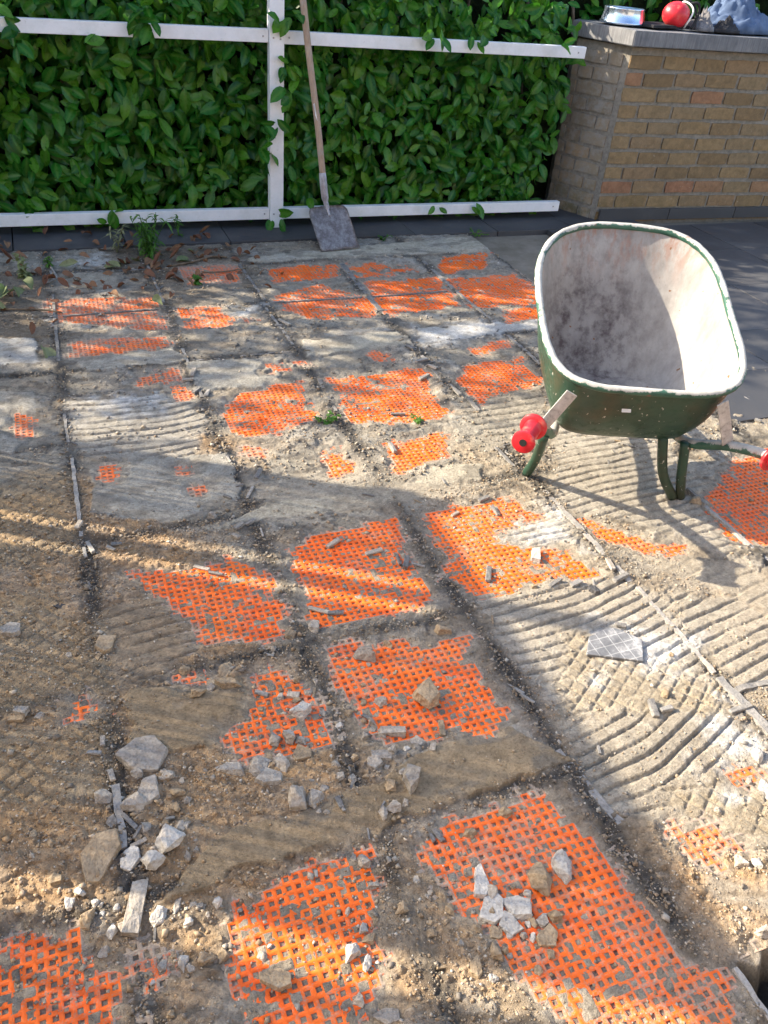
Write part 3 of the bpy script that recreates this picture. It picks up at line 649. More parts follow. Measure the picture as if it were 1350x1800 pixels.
def region(X, Y, poly, soft, warp=0, ws=.05, seed=0, pad=.12, grow=0.0):
    xs = [p[0] for p in poly]; ys = [p[1] for p in poly]
    sel = (X > min(xs)-pad) & (X < max(xs)+pad) & (Y > min(ys)-pad) & (Y < max(ys)+pad)
    m = np.zeros(X.shape)
    if sel.any():
        x, y = X[sel], Y[sel]; d = sdf(x, y, poly)
        if warp: d = d+warp*fbm(x, y, ws, 3, seed)
        m[sel] = np.clip(.5-(d-grow)/soft, 0, 1)
    return m
def mixc(c, m, rgb): return c*(1-m[:, None])+np.array(rgb)[None]*m[:, None]
def orange_field(X, Y):
    """how far the mat lies bare (0..1) and how dusty it is"""
    bare = np.zeros(X.shape); dust = np.zeros(X.shape)
    cov = fbm(X, Y, .07, 3, 41)*.75+.25*vn(X, Y, .018, 44)
    for i, (poly, c, d) in enumerate(ORANGE):
        m = region(X, Y, poly, .05, .035, .07, 60+i, .14, .018+.006*(poly[0][1] > 2.3))
        k = np.clip((cov+(2.0*c-.55))/.28, 0, 1)*m
        dust = np.where((m > 0) & (k >= bare), d+.95*(1-np.clip(m*np.clip(k*1.4, 0, 1)*1.25, 0, 1)), dust); bare = np.maximum(bare, k)
    return bare, dust
def joint_field(X, Y):
    w = .006*fbm(X, Y, .12, 2, 9); m = np.zeros(X.shape)
    for x in LX[1:-1]:
        m = np.maximum(m, np.exp(-((X-x+w)/.030)**2))
    for y in LY[1:-1]:
        m = np.maximum(m, .75*np.exp(-((Y-y+w)/.024)**2))
    return m*np.clip(.75+.6*fbm(X, Y, .2, 2, 13), 0, 1)
def terrain(X, Y):
    b6 = vn(X, Y, .0075, 3); b14 = vn(X, Y, .015, 5); b35 = vn(X, Y, .035, 7); b90 = fbm(X, Y, .11, 2, 8)
    fine = .0016*b14+.0014*b6; h = .0045+.0016*b90+.0014*b35+fine
    # colours: grey mortar, sandy brown, and beige laid over the sunlit zone
    br = np.zeros(X.shape)
    for i, p in enumerate(BROWN): br = np.maximum(br, region(X, Y, p, .16, .06, .12, 20+i, .25))
    br = np.clip(br+.35*fbm(X, Y, .22, 3, 27)-.1, 0, 1)
    c = np.tile(np.array((.315, .290, .245)), (X.size, 1))
    c = mixc(c, np.clip((1.9-Y)*.8, 0, .7), (.45, .34, .22))
    c = mixc(c, np.clip((X-1.0)/.25, 0, 1)*np.clip((2.5-Y)/.3, 0, 1)*.8, (.40, .35, .275))  # sunlight at right put into the colour as pale beige
    c = mixc(c, br, (.49, .325, .18))
    c = mixc(c, np.clip(fbm(X, Y, .16, 3, 33)-.25, 0, .6)*(1-.7*br), (.235, .22, .20))
    h = h+br*(.0018*b14+.0016*b6)
    # torn layers of old mortar, with crisp broken edges, and trowel streaks
    for k, (sx, sc, th, dh, cc, aa) in enumerate(((.55, .13, .18, .0032, (.39, .365, .32), .55), (.40, .075, .30, .0028, (.25, .235, .21), .45), (.8, .20, .28, .0030, (.44, .42, .385), .5), (.35, .045, .36, .0024, (.32, .26, .19), .5))):
        t = np.clip((fbm(X*sx, Y, sc, 4, 260+k*7)-th)/.022, 0, 1); h = h+1.35*dh*t; c = mixc(c, t*aa*(1-.85*br), cc)
    st = vn(X*.12, Y, .007, 291)*np.clip(fbm(X, Y, .3, 2, 293)+.2, 0, 1); h = h+.0007*st; c = c*(1+.10*st)[:, None]
    dk = np.clip((fbm(X*.7, Y, .05, 3, 297)-.34)/.12, 0, 1); c = mixc(c, dk*.55*(1-.6*br), (.12, .105, .09))
    # joints full of dark crumbs
    j = joint_field(X, Y); h = h-.0040*j+j*.0024*b14+j*.0018*b6; c = mixc(c, np.clip(j*1.35, 0, .95), (.095, .090, .083))
    for i, p in enumerate(LITTER):
        m = region(X, Y, p, .2, .1, .12, 90+i, .25); c = mixc(c, m*.6, (.16, .125, .09))
    # smooth sheets with torn edges
    SC = [(.39, .375, .335), (.50, .46, .375), (.47, .47, .46), (.37, .285, .185)]
    for i, (p, hh, k) in enumerate(SHEET):
        m = region(X, Y, p, .0045, .018, .06, 120+i)
        hs = hh+.0046+(.0045 if k == 3 else 0)+.0035*np.clip((Y-1.9)/.3, 0, 1)+.0009*b90+.0004*b35+.00015*b6
        h = h*(1-m)+hs*m; c = mixc(c, m*.9, np.array(SC[k])); c = mixc(c, m*.8*np.clip(1.3*fbm(X, Y, .09, 4, 130+i), 0, 1), (.42, .40, .36) if k != 3 else (.31, .235, .15))
        c = mixc(c, m*.6*np.clip((fbm(X*.6, Y, .07, 4, 140+i)-.25)/.2, 0, 1), (.22, .20, .17)); crk = np.clip(1-np.abs(fbm(X, Y, .16, 4, 145+i))/.018, 0, 1)*m*(fbm(X, Y, .3, 2, 147+i) > .1); h = h-.003*crk
    # combed ridges
    for i, (p, ang, wl, am, cu, wh) in enumerate(RIDGE):
        m = region(X, Y, p, .035, .03, .08, 150+i)
        s = m > 0
        if not s.any(): continue
        x, y = X[s], Y[s]; cx = sum(q[0] for q in p)/len(p); cy = sum(q[1] for q in p)/len(p)
        a = math.radians(ang); u = (x-cx)*math.cos(a)+(y-cy)*math.sin(a); v = -(x-cx)*math.sin(a)+(y-cy)*math.cos(a)
        v = v+cu*u*u+.085*wl*fbm(x, y, .16, 2, 170+i)/.4+.03*wl*b14[s]
        ph = v/wl; fr = np.abs(np.sin(np.pi*ph)); prof = np.clip((fr+.05*b6[s]-.14)/.42, 0, 1); prof = prof*prof*(3-2*prof)
        row = np.floor(ph); brk = np.clip(.85+.8*vn(u+row*3.7, row*5.1, .10, 180+i), 0, 1)
        rid = (1.15+.9*(cy > 2.3))*am*(prof-.78)*brk+.0056+.002*(cy > 2.3)+.0007*b14[s]+.0004*b6[s]
        mm = m[s]; h[s] = h[s]*(1-mm)+rid*mm
        cc = np.array((.415, .37, .30))*(1-wh)+np.array((.53, .51, .47))*wh
        if cy > 2.3: cc = cc*np.array((.92, .94, .97))
        if cx < .6 and cy < 2: cc = np.array((.32, .265, .20))
        c[s] = c[s]*(1-.8*mm[:, None])+cc[None]*(.8*mm[:, None])
    # print of the tile backs
    for i, p in enumerate(IMPRINT):
        m = region(X, Y, p, .05, .04, .08, 200+i); s = m > 0
        if not s.any(): continue
        a = math.radians(34); u = X[s]*math.cos(a)+Y[s]*math.sin(a); v = -X[s]*math.sin(a)+Y[s]*math.cos(a)
        lu = np.abs((u/.037) % 1-.5)*.037; lv = np.abs((v/.037) % 1-.5)*.037
        gr = np.maximum(np.clip(1.3-lu/.0046, 0, 1), np.clip(1.3-lv/.0046, 0, 1))*m[s]*np.clip(.75+.7*vn(X[s], Y[s], .06, 210), 0, 1)
        pass
        flat = m[s]*.8; h[s] = h[s]*(1-flat)+(.0055+.001*b90[s]+.0005*b14[s])*flat-.0060*gr
        c[s] = c[s]*(1-flat[:, None]*.6)+np.array((.37, .30, .20))*flat[:, None]*.6
    for i, p in enumerate(WHITE):
        m = region(X, Y, p, .09, .07, .06, 230+i); c = mixc(c, m*np.clip(.6+.9*fbm(X, Y, .035, 3, 240), 0, .95), (.62, .62, .61))
    # bare mat: the bed lies below the webs and fills the pockets to different heights
    bare, dust = orange_field(X, Y)
    iu = np.floor(X/PITCH).astype(int); iv = np.floor(Y/PITCH).astype(int)
    cell = _T[iv % 256, iu % 256]
    ho = -.0023+.0025*cell+.0012*b14+.0009*b6+.0012*b35
    h = h*(1-bare)+ho*bare
    c = mixc(c, bare*.9, (.34, .30, .245)); c = c*(1+.22*(bare*_T[(iv+57) % 256, (iu+91) % 256])[:, None])
    # open hole at the right, where bed and mat are gone
    hole = np.clip((X-1.035+.004*b35)/.01, 0, 1)*np.clip((.445-Y+.02*b35)/.03, 0, 1)
    h = h*(1-hole)+(-.085+.012*b35)*hole; c = mixc(c, hole, (.022, .021, .021))
    c = c*(1+.14*b14+.10*b6)[:, None]
    return h, np.clip(c, .01, .9), bare, dust
def height_at(x, y):
    h, _, b, _ = terrain(np.array([x], float), np.array([y], float)); return float(h[0]) if b[0] < .5 else max(float(h[0]), 0.0)

bm = bmesh.new()
bmesh.ops.create_grid(bm, x_segments=1, y_segments=1, size=400)
ground = tag(obj('ground', bm, MAT['ground']), kind='structure'); ground.location = (0, 0, -.13)
floor = tag(empty('patio_floor'), kind='structure')
bm = bmesh.new(); add_box(bm, (1.2, 2.3, -.068), (8.0, 5.6, .1)); bmesh.ops.delete(bm, geom=[f for f in bm.faces if f.normal.z < -.5], context='FACES')
# the slab under the beds, cut where the hole is
bm.free()
bm = bmesh.new()
for (x0, x1, y0, y1) in ((-2.8, 1.03, -.6, 5.0), (1.03, 5.6, .46, 5.0)):
    add_box(bm, ((x0+x1)/2, (y0+y1)/2, -.07), (x1-x0, y1-y0, .1))
obj('concrete_slab', bm, MAT['ground'], floor)

for r in range(len(LY)-1):
    res = .0034 if LY[r+1] <= 1.53 else .004 if LY[r+1] <= 2.2 else (.005 if LY[r+1] <= 3.4 else .008)
    for k in range(len(LX)-1):
        x0, x1, y0, y1 = LX[k], LX[k+1], LY[r], LY[r+1]
        if x0 > 2.5 and y0 > 3.2: continue
        if k == 0: rr = .012
        elif r == 0: rr = .008
        elif x0 > 2 and y1 < 1.2: rr = .010
        else: rr = res
        nx = int(round((x1-x0)/rr)); ny = int(round((y1-y0)/rr))
        gx, gy = np.meshgrid(np.linspace(x0, x1, nx+1), np.linspace(y0, y1, ny+1)); X, Y = gx.ravel(), gy.ravel()
        Z, C, bare, dust = terrain(X, Y)
        i = np.arange(nx*ny); a = (i//nx)*(nx+1)+i % nx
        me = np_mesh('mortar_bed', np.stack([X, Y, Z], 1), np.stack([a, a+1, a+nx+2, a+nx+1], 1), C)
        me.shade_smooth(); obj('mortar_bed', me, MAT['mortar'], floor)
        # the mat where it can show
        cu = np.arange(math.floor(x0/PITCH)+1, math.floor(x1/PITCH)+1)*PITCH; cv = np.arange(math.floor(y0/PITCH)+1, math.floor(y1/PITCH)+1)*PITCH
        if not len(cu) or not len(cv): continue
        cu, cv = [t.ravel() for t in np.meshgrid(cu+PITCH/2, cv+PITCH/2)]
        bb, dd = orange_field(cu, cv)
        for ox, oy in ((.5, .5), (-.5, .5), (.5, -.5), (-.5, -.5)):
            b2, d2 = orange_field(cu+ox*PITCH, cv+oy*PITCH); bb = np.maximum(bb, b2); dd = np.maximum(dd, d2)
        ok = (bb > .02) & ~((cu > 1.03) & (cv < .45))
        if ok.sum() < 4: continue
        cu, cv, dd = cu[ok], cv[ok], dd[ok]; n = len(cu); P = PITCH/2; H = .0053
        ring = lambda s, z: np.stack([np.stack([cu+sx*s*(1), cv+sy*s, np.full(n, z)], 1) for sx, sy in ((-1, -1), (1, -1), (1, 1), (-1, 1))], 1)
        wob = RNG.normal(0, .00035, (n, 1, 3))
        V = np.concatenate([ring(P, 0.0), ring(H, -.0003)+wob, ring(H+.0006, -.0075)], 1)
        V[:, :, 2] += .0011*vn(V[:, :, 0], V[:, :, 1], .10, 77)+.0005*vn(V[:, :, 0], V[:, :, 1], .03, 78)
        fs = []
        for q in range(4):
            fs.append([q, (q+1) % 4, 4+(q+1) % 4, 4+q]); fs.append([4+q, 4+(q+1) % 4, 8+(q+1) % 4, 8+q])
        F = (np.arange(n)[:, None, None]*12+np.array(fs)[None]).reshape(-1, 4)
        D = np.repeat(dd, 12)+.10*fbm(V[:, :, 0].ravel(), V[:, :, 1].ravel(), .12, 2, 79)
        obj('orange_mat', np_mesh('orange_mat', V.reshape(-1, 3), F, None, {'Dust': D}), MAT['orange'], floor)

# grout left standing in the joints
def grout_strip(x0, y0, x1, y1, w, hgt, m):
    n = max(3, int(math.hypot(x1-x0, y1-y0)/.02)); d = Vector((x1-x0, y1-y0, 0)).normalized(); s = Vector((-d.y, d.x, 0)); bm = bmesh.new(); prev = None
    for i in range(n+1):
        t = i/n; c = Vector((x0+(x1-x0)*t, y0+(y1-y0)*t, 0))+s*random.uniform(-.0018, .0018); hh = hgt+random.uniform(-.002, .0015); ww = w*random.uniform(.75, 1.1)/2
        ring = [bm.verts.new(c-s*ww*1.2+Vector((0, 0, -.006))), bm.verts.new(c-s*ww+Vector((0, 0, hh))), bm.verts.new(c+s*ww+Vector((0, 0, hh+random.uniform(-.001, .001)))), bm.verts.new(c+s*ww*1.2+Vector((0, 0, -.006)))]
        if prev:
            for q in range(3): bm.faces.new((prev[q], prev[q+1], ring[q+1], ring[q]))
        else: bm.faces.new(ring)
        prev = ring
    bm.faces.new(prev[::-1]); bmesh.ops.recalc_face_normals(bm, faces=bm.faces)
    obj('grout_strip', bm, m, floor)
GP, GD = MAT['grout_pale'], MAT['grout']
for a in ((-.043, 2.64, -.047, 2.16, .013, .010, GP), (-.05, 2.98, -.048, 2.74, .012, .010, GD), (-.035, 4.72, -.02, 4.45, .012, .010, GP), (-.045, 1.22, -.045, 1.06, .016, .010, GP),
          (1.52, 2.02, 1.53, 1.50, .020, .009, GP), (1.535, 1.47, 1.53, 1.10, .014, .009, GP), (1.528, 1.08, 1.53, .80, .026, .012, GP), (1.545, 1.03, 1.80, 1.02, .018, .012, GD),
          (1.56, 4.55, 1.53, 3.72, .030, .006, GD), (2.06, 4.40, 2.05, 3.95, .022, .007, GD), (1.53, 3.30, 1.52, 2.9, .02, .007, GD), (.48, 3.45, .475, 3.30, .014, .010, GP), (.48, 3.13, .475, 2.98, .014, .009, GD),
          (.99, 3.05, .97, 2.75, .016, .007, GD), (2.05, 3.3, 2.05, 2.8, .018, .008, GD), (.475, 4.6, .48, 4.0, .014, .008, GD), (.97, 4.5, .98, 3.95, .016, .008, GD), (.96, 3.85, .975, 3.4, .014, .008, GD), (-.03, 4.2, -.045, 3.4, .014, .008, GD), (2.05, 3.9, 2.06, 3.4, .016, .008, GD), (.5, 3.325, .95, 3.33, .010, .007, GD), (1.0, 3.92, 1.5, 3.915, .012, .007, GD), (0.0, 3.92, .44, 3.93, .010, .007, GD), (1.55, 3.91, 2.0, 3.92, .010, .007, GD), (0.02, 4.5, .45, 4.49, .010, .007, GD), (2.05, 1.95, 2.05, 1.45, .016, .009, GP), (.965, 1.0, 1.0, .78, .022, .011, GP), (1.50, 3.3, 1.75, 3.285, .012, .007, GD),
          (1.035, .44, 1.04, .0, .012, .006, GP)):
    grout_strip(*a)

# dark paving that is still whole: strip below the hedge, field at the right, skirting along the wall
def slab(name, x0, x1, y0, y1, z0, z1, m, rz=0):
    return box_obj(name, ((x0+x1)/2, (y0+y1)/2, (z0+z1)/2), (x1-x0, y1-y0, z1-z0), m, floor, rz, .0025)
x = -2.6
while x < 3.5:
    slab('edge_slab', x+.003, x+.597, 4.858, 5.62, -.03, .016+random.uniform(-.002, .002), MAT['slate'], random.uniform(-.003, .003)); x += .6
for yy, y2 in ((4.30, 4.852), (3.70, 4.297), (3.10, 3.697), (2.68, 3.097), (2.27, 2.677)):
    x = 2.60 if yy < 3.6 else 3.18
    while x < 7.5:
        slab('paving_tile', x+.002, x+.596, yy, y2, -.02, .013+random.uniform(-.0012, .0012), MAT['slate']); x += .6
for yy, y2 in ((1.67, 2.265), (1.07, 1.665), (.47, 1.065)):
    x = 3.20
    while x < 6.5:
        slab('paving_tile', x+.002, x+.596, yy, y2, -.02, .013, MAT['slate']); x += .6

# ------------------------------------------------------------------ white fence
fence = tag(empty('white_fence', (1.345, 5.12, .016)), 'white painted timber fence with one post and horizontal rails before hedge', 'fence')
def fpart(name, c, s, rz=0, ry=0):
    bm = bmesh.new(); add_box(bm, (0, 0, 0), s, Matrix.Rotation(ry, 4, 'Y'), .004)
    o = obj(name, bm, MAT['white'], fence); o.location = Vector(c)-fence.location; return o
fpart('post', (1.345, 5.125, .95), (.084, .060, 1.87))
for (xa, xb, za, zb) in ((-2.4, 1.301, 1.055, 1.066), (1.389, 3.385, 1.062, 1.052), (-2.4, 1.301, .100, .096), (1.389, 3.41, .096, .092)):
    fpart('rail', ((xa+xb)/2, 5.135, (za+zb)/2), (xb-xa, .045, .066), 0, -math.atan2(zb-za, xb-xa))
fpart('post', (-2.45, 5.125, .95), (.084, .060, 1.87))
for (x, z) in ((1.325, 1.06), (1.365, 1.055), (1.325, .10), (1.365, .094), (1.27, 1.064), (1.42, 1.062), (1.27, .098), (1.42, .096), (3.33, 1.052), (3.36, .093)):
    bm = bmesh.new(); bmesh.ops.create_cone(bm, cap_ends=True, segments=10, radius1=.0055, radius2=.0045, depth=.004, matrix=Matrix.Rotation(math.pi/2, 4, 'X'))
    o = obj('screw_head', bm, MAT['wheel_rim'], fence); o.location = Vector((x, 5.0935 if 1.3 < x < 1.39 else 5.111, z))-fence.location

# ------------------------------------------------------------------ laurel hedge
def leaf_shape(bend, fold, L=.118, Wd=.062, n=5):
    """blade along +X, normal +Z"""
    vs, fs, vein = [], [], []
    for i in range(n+1):
        t = i/n; w = Wd/2*max(.05, (math.sin(math.pi*min(1, t**1.05))**.60)) if 0 < i < n else .0015
        x = L*t; z = -bend*L*t*t*.5
        for k, s in enumerate((-1, -.5, 0, .5, 1)):
            vs.append((x, s*w, z+abs(s)*w*fold+.0016*math.sin(i*2.4+k*1.7)*(abs(s) > .9)))
            vein.append(1.0 if s == 0 else 0.0)
    for i in range(n):
        for k in range(4):
            a = i*5+k; fs.append((a, a+1, a+6, a+5))
    return np.array(vs), np.array(fs), np.array(vein)
LEAFS = [leaf_shape(b, f, .118*s, .060*w) for b, f, s, w in ((.35, .25, 1, 1), (.7, .35, .95, 1.1), (.1, .15, 1.08, .95), (.9, .2, 1, 1.05), (.5, .5, .9, 1.15), (-.2, .3, 1.0, 1.0))]
def leaf_mesh(name, k, m):
    v, f, ve = LEAFS[k]; me = np_mesh(name, v, f, None, {'Vein': ve, 'Tint': np.zeros(len(v))}); me.materials.append(m); me.shade_smooth(); return me
def joined_leaves(name, P, D, N, S, K, m, parent, tint):
    VV, FF, TT, VE = [], [], [], []; off = 0
    D = D/np.linalg.norm(D, axis=1, keepdims=True); N = N-D*(N*D).sum(1, keepdims=True); N /= np.linalg.norm(N, axis=1, keepdims=True); B = np.cross(N, D)
    for k in range(len(LEAFS)):
        s = np.where(K == k)[0]
        if not len(s): continue
        v, f, ve = LEAFS[k]
        w = (P[s][:, None]+S[s][:, None, None]*(v[None, :, 0:1]*D[s][:, None]+v[None, :, 1:2]*B[s][:, None]+v[None, :, 2:3]*N[s][:, None]))
        VV.append(w.reshape(-1, 3)); FF.append((f[None]+(np.arange(len(s))*len(v))[:, None, None]+off).reshape(-1, 4)); off += len(s)*len(v)
        TT.append(np.repeat(tint[s], len(v))); VE.append(np.tile(ve, len(s)))
    me = np_mesh(name, np.concatenate(VV), np.concatenate(FF), None, {'Tint': np.concatenate(TT), 'Vein': np.concatenate(VE)}); me.shade_smooth()
    return obj(name, me, m, parent)
def top_of(x):
    return np.where(x < .2, np.where(x < -3.7, 2.86, 3.30)+.10*vn(x, x*0, .35, 301)+.05*vn(x, x*0, .1, 302), np.where((x > 2.3) & (x < 3.7), 1.52, 1.60)+.06*vn(x, x*0, .3, 303))-.62*np.exp(-((x+2.75)/.16)**2)  # unseen top stepped and notched to place its shadow edge and light spots
hedge = tag(empty('laurel_hedge', (1.0, 5.9, -.01)), 'dense glossy green laurel hedge growing behind the white fence', 'hedge')
# dark opaque shell, shade between the leaves put into its colour
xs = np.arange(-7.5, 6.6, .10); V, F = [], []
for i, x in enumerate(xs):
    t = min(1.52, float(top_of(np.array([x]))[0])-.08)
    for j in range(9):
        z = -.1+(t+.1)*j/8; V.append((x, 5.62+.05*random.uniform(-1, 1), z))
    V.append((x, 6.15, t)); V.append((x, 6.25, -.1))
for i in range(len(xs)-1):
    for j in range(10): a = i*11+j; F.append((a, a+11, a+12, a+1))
ic = np_mesh('dark_core_shell', np.array(V)-np.array(hedge.location), np.array(F)); o = obj('dark_core_shell', ic, MAT['core'], hedge); o['kind'] = 'stuff'
def gen_leaves(n, x0, x1, z0, z1, y0, y1, forward=False):
    x = RNG.uniform(x0, x1, n); z = RNG.uniform(z0, z1, n)
    # sprigs: pull leaves towards shoot centres
    bulge = .06*fbm(x, z, .30, 2, 310)
    y = RNG.uniform(y0, y1, n)-bulge
    D = np.stack([RNG.normal(0, .62, n), RNG.normal(-.30, .28, n), RNG.normal(-.45, .55, n)], 1)
    N = np.stack([RNG.normal(0, .42, n), RNG.normal(-.85, .25, n), RNG.normal(.45, .35, n)], 1)
    return np.stack([x, y, z], 1), D, N, RNG.uniform(.58, 1.08, n), RNG.integers(0, len(LEAFS), n), RNG.random(n)
def cat(*g): return [np.concatenate(t) for t in zip(*g)]
g = [gen_leaves(3400, -.9, 3.62, .04, 1.62, 5.22, 5.31), gen_leaves(2500, -.9, 3.6, .03, 1.62, 5.30, 5.42), gen_leaves(1200, -.9, 3.6, .0, 1.6, 5.42, 5.60)]
P, D, N, S, K, T = cat(*g)
# thin out beside the wall near the ground, where the hedge has died back
gone = (P[:, 0] > 3.22+.15*RNG.random(len(P))) & (P[:, 2] < .50+.2*RNG.random(len(P))) | (P[:, 0] > 3.45) & (P[:, 2] < .95)
gone |= (P[:, 0] > 3.40)
gone |= (P[:, 0] > 2.55) & (P[:, 0] < 3.5) & (P[:, 2] > 1.20+(P[:, 1]-5.22)*1.12)  # gap shaped to let sun onto the wall corner and coping
P, D, N, S, K, T = [t[~gone] for t in (P, D, N, S, K, T)]
# shoots that push through over the rails and the post
shoots = [(.62, 1.12, 9), (.60, 1.18, 6), (-.02, 1.0, 5), (1.30, .62, 6), (1.28, .47, 5), (1.40, 1.16, 6), (1.42, .9, 7), (1.43, .78, 6), (2.3, 1.12, 4), (2.6, 1.12, 3), (.35, .10, 4), (2.45, .11, 3), (2.75, .13, 2),
          (1.33, .10, 3), (1.52, .14, 2), (1.64, .14, 2), (.4, 1.0, 3), (-.1, 1.1, 4), (3.2, 1.12, 2)]
sp = []
for sx, sz, n in shoots:
    q = gen_leaves(n, sx-.05, sx+.05, sz-.04, sz+.05, 5.10, 5.13); q[0][:, 1] = RNG.uniform(5.055, 5.12, n); q[1][:, 1] = -np.abs(q[1][:, 1])-.2; q[1][:, 2] = RNG.normal(-.4, .4, n); sp.append(q)
sP, sD, sN, sS, sK, sT = cat(*sp)
P, D, N, S, K, T = [np.concatenate([a, b]) for a, b in zip((sP, sD, sN, sS, sK, sT), (P, D, N, S, K, T))]
front = np.argsort(P[:, 1]-.08*S+np.where((P[:, 0] < -.15) | (P[:, 2] > 1.25) | (P[:, 0] > 3.5), 5, 0))
sel = front[:300]; rest = np.setdiff1d(np.arange(len(P)), sel)
meshes = [leaf_mesh('leaf', k, MAT['laurel_leaf']) for k in range(len(LEAFS))]
hl = np.array(hedge.location)
for i in sel:
    d = Vector(D[i]).normalized(); nn = Vector(N[i]); nn = (nn-d*nn.dot(d)).normalized(); b = nn.cross(d); s = float(S[i])
    o = obj('leaf', meshes[K[i]], None, hedge)
    o.matrix_local = Matrix(((d.x*s, b.x*s, nn.x*s, P[i][0]-hl[0]), (d.y*s, b.y*s, nn.y*s, P[i][1]-hl[1]), (d.z*s, b.z*s, nn.z*s, P[i][2]-hl[2]), (0, 0, 0, 1)))
far = cat(gen_leaves(1100, -7.5, -.85, .1, 1.6, 5.3, 5.6), gen_leaves(3600, -7.5, .25, 1.5, 3.25, 5.3, 6.1), gen_leaves(900, 3.6, 6.6, .9, 1.62, 5.55, 5.8))  # includes unseen upper growth, kept thin so dappled sun comes through
tops = gen_leaves(1800, -7.5, 6.6, 0, .1, 5.55, 6.25); tops[0][:, 2] = top_of(tops[0][:, 0])+RNG.uniform(-.1, .04, 1800); tops[1][:, 2] = np.abs(tops[1][:, 2])
fr2 = cat(far, tops); fr2[3] = fr2[3]*1.12
allp = cat([P[rest], D[rest], N[rest], S[rest], K[rest], T[rest]], fr2)
o = joined_leaves('foliage', allp[0]-hl, *allp[1:5], MAT['laurel_leaf'], hedge, allp[5]); o['kind'] = 'stuff'
bm = bmesh.new()
for x in np.arange(-.8, 3.6, .24):
    tube(bm, smooth_path([(x, 5.7, -.02), (x+random.uniform(-.05, .05), 5.66, .5), (x+random.uniform(-.1, .1), 5.6, 1.1), (x+random.uniform(-.1, .1), 5.6, 1.5)], 3), .011, 6)
bmesh.ops.translate(bm, vec=-hedge.location, verts=bm.verts); o = obj('stems', bm, MAT['twig'], hedge)

# ------------------------------------------------------------------ brick wall with coping
A = Vector((3.675, 5.035, 0)); B = Vector((3.515, 5.44, 0)); Cc = Vector((6.4, 4.93, 0))
wall = tag(empty('brick_wall', (A.x, A.y, -.01)), 'low yellow brown brick wall with grey coping at right', 'wall')
fu = (Cc-A).normalized(); fn = Vector((fu.y, -fu.x, 0)); su = (B-A).normalized(); sn = Vector((-su.y, su.x, 0))
if sn.x > 0: sn = -sn
if fn.y > 0: fn = -fn
HP = .0985; NC = 11; WH = 1.115
bm = bmesh.new(); ins = .010
ins = .0045; q0 = A-fn*ins-sn*ins; q1 = B-sn*ins; q2 = Cc-fn*ins; q3 = Cc+Vector((0, .5, 0)); q4 = B+Vector((.05, .12, 0))
base = [bm.verts.new((p.x-A.x, p.y-A.y, -.02)) for p in (q0, q2, q3, q4, q1)]; top = [bm.verts.new((v.co.x, v.co.y, WH)) for v in base]
for i in range(5): bm.faces.new((base[i], base[(i+1) % 5], top[(i+1) % 5], top[i]))
bm.faces.new(top); bmesh.ops.recalc_face_normals(bm, faces=bm.faces); obj('mortar_core', bm, MAT['wall_mortar'], wall)
def brick_variants(n=7):
    out = []
    for k in range(n):
        bm = bmesh.new(); add_box(bm, (0, 0, 0), (1, 1, 1)); bmesh.ops.subdivide_edges(bm, edges=list(bm.edges), cuts=1, use_grid_fill=True)
        for v in bm.verts:
            v.co += Vector((random.uniform(-.012, .012), random.uniform(-.03, .03), random.uniform(-.04, .04)))
            if abs(v.co.x) > .4 and abs(v.co.z) > .4: v.co.x *= .985; v.co.z *= .93
        me = bpy.data.meshes.new('brick'); bm.to_mesh(me); bm.free(); me.materials.append(MAT['brick']); out.append(me)
    return out
BV = brick_variants(); BS = []
for me in BV: m2 = me.copy(); m2.materials.clear(); m2.materials.append(MAT['brick_side']); BS.append(m2)
def brick(o0, u, n, s, L, z, hgt, vs, depth=.05):
    o = obj('brick', random.choice(vs), None, wall); c = o0+u*(s+L/2)-n*(depth/2-.0015-random.uniform(0, .004))
    o.matrix_local = Matrix.Translation((c.x-A.x, c.y-A.y, z+hgt/2+.01))@Matrix(((u.x, -n.x, 0, 0), (u.y, -n.y, 0, 0), (0, 0, 1, 0), (0, 0, 0, 1)))@Matrix.Diagonal((L, depth, hgt, 1))
SL = (B-A).length
for c in range(NC+1):
    z = c*HP; hgt = min(.080, WH-z-.012)
    if hgt < .02: continue
    # front
    s = .004; first = (.13 if c % 2 else .254)*random.uniform(.9, 1.05); L = first
    while s < 2.4:
        brick(A, fu, fn, s, L, z+random.uniform(-.003, .003), hgt*random.uniform(.93, 1.0), BV)
        s += L+random.uniform(.012, .024); L = .252*random.uniform(.92, 1.06)
    s = .052; L = .20 if c % 2 else .095
    while s < SL-.03:
        L = min(L, SL-s); brick(A, su, sn, s, L, z+random.uniform(-.004, .004), hgt*random.uniform(.9, 1.0), BS); s += L+random.uniform(.012, .02); L = .20 if L < .12 else .11
# coping stones
ca = A+fn*.05+sn*.055; 
def cap(name, pts, z0, z1, m):
    bm = bmesh.new(); b = [bm.verts.new((p.x-A.x, p.y-A.y, z0)) for p in pts]; t = [bm.verts.new((p.x-A.x, p.y-A.y, z1)) for p in pts]; n = len(pts)
    for i in range(n): bm.faces.new((b[i], b[(i+1) % n], t[(i+1) % n], t[i]))
    bm.faces.new(t); bm.faces.new(b[::-1]); bmesh.ops.recalc_face_normals(bm, faces=bm.faces)
    bmesh.ops.bevel(bm, geom=list(bm.edges), offset=.005, segments=2, affect='EDGES'); return obj(name, bm, m, wall)
lb = B+sn*.055; back = Vector((.05, .20, 0))
s1 = ca+fu*1.35; s2 = ca+fu*2.8
cap('coping_stone', [ca, s1, s1+Vector((.02, .55, 0)), lb+back*1.0+Vector((.1, 0, 0)), lb+back*.3], 1.125, 1.213, MAT['coping'])
cap('coping_stone', [s1+fu*.008, s2, s2+Vector((.02, .55, 0)), s1+fu*.008+Vector((.02, .55, 0))], 1.125, 1.213, MAT['coping'])
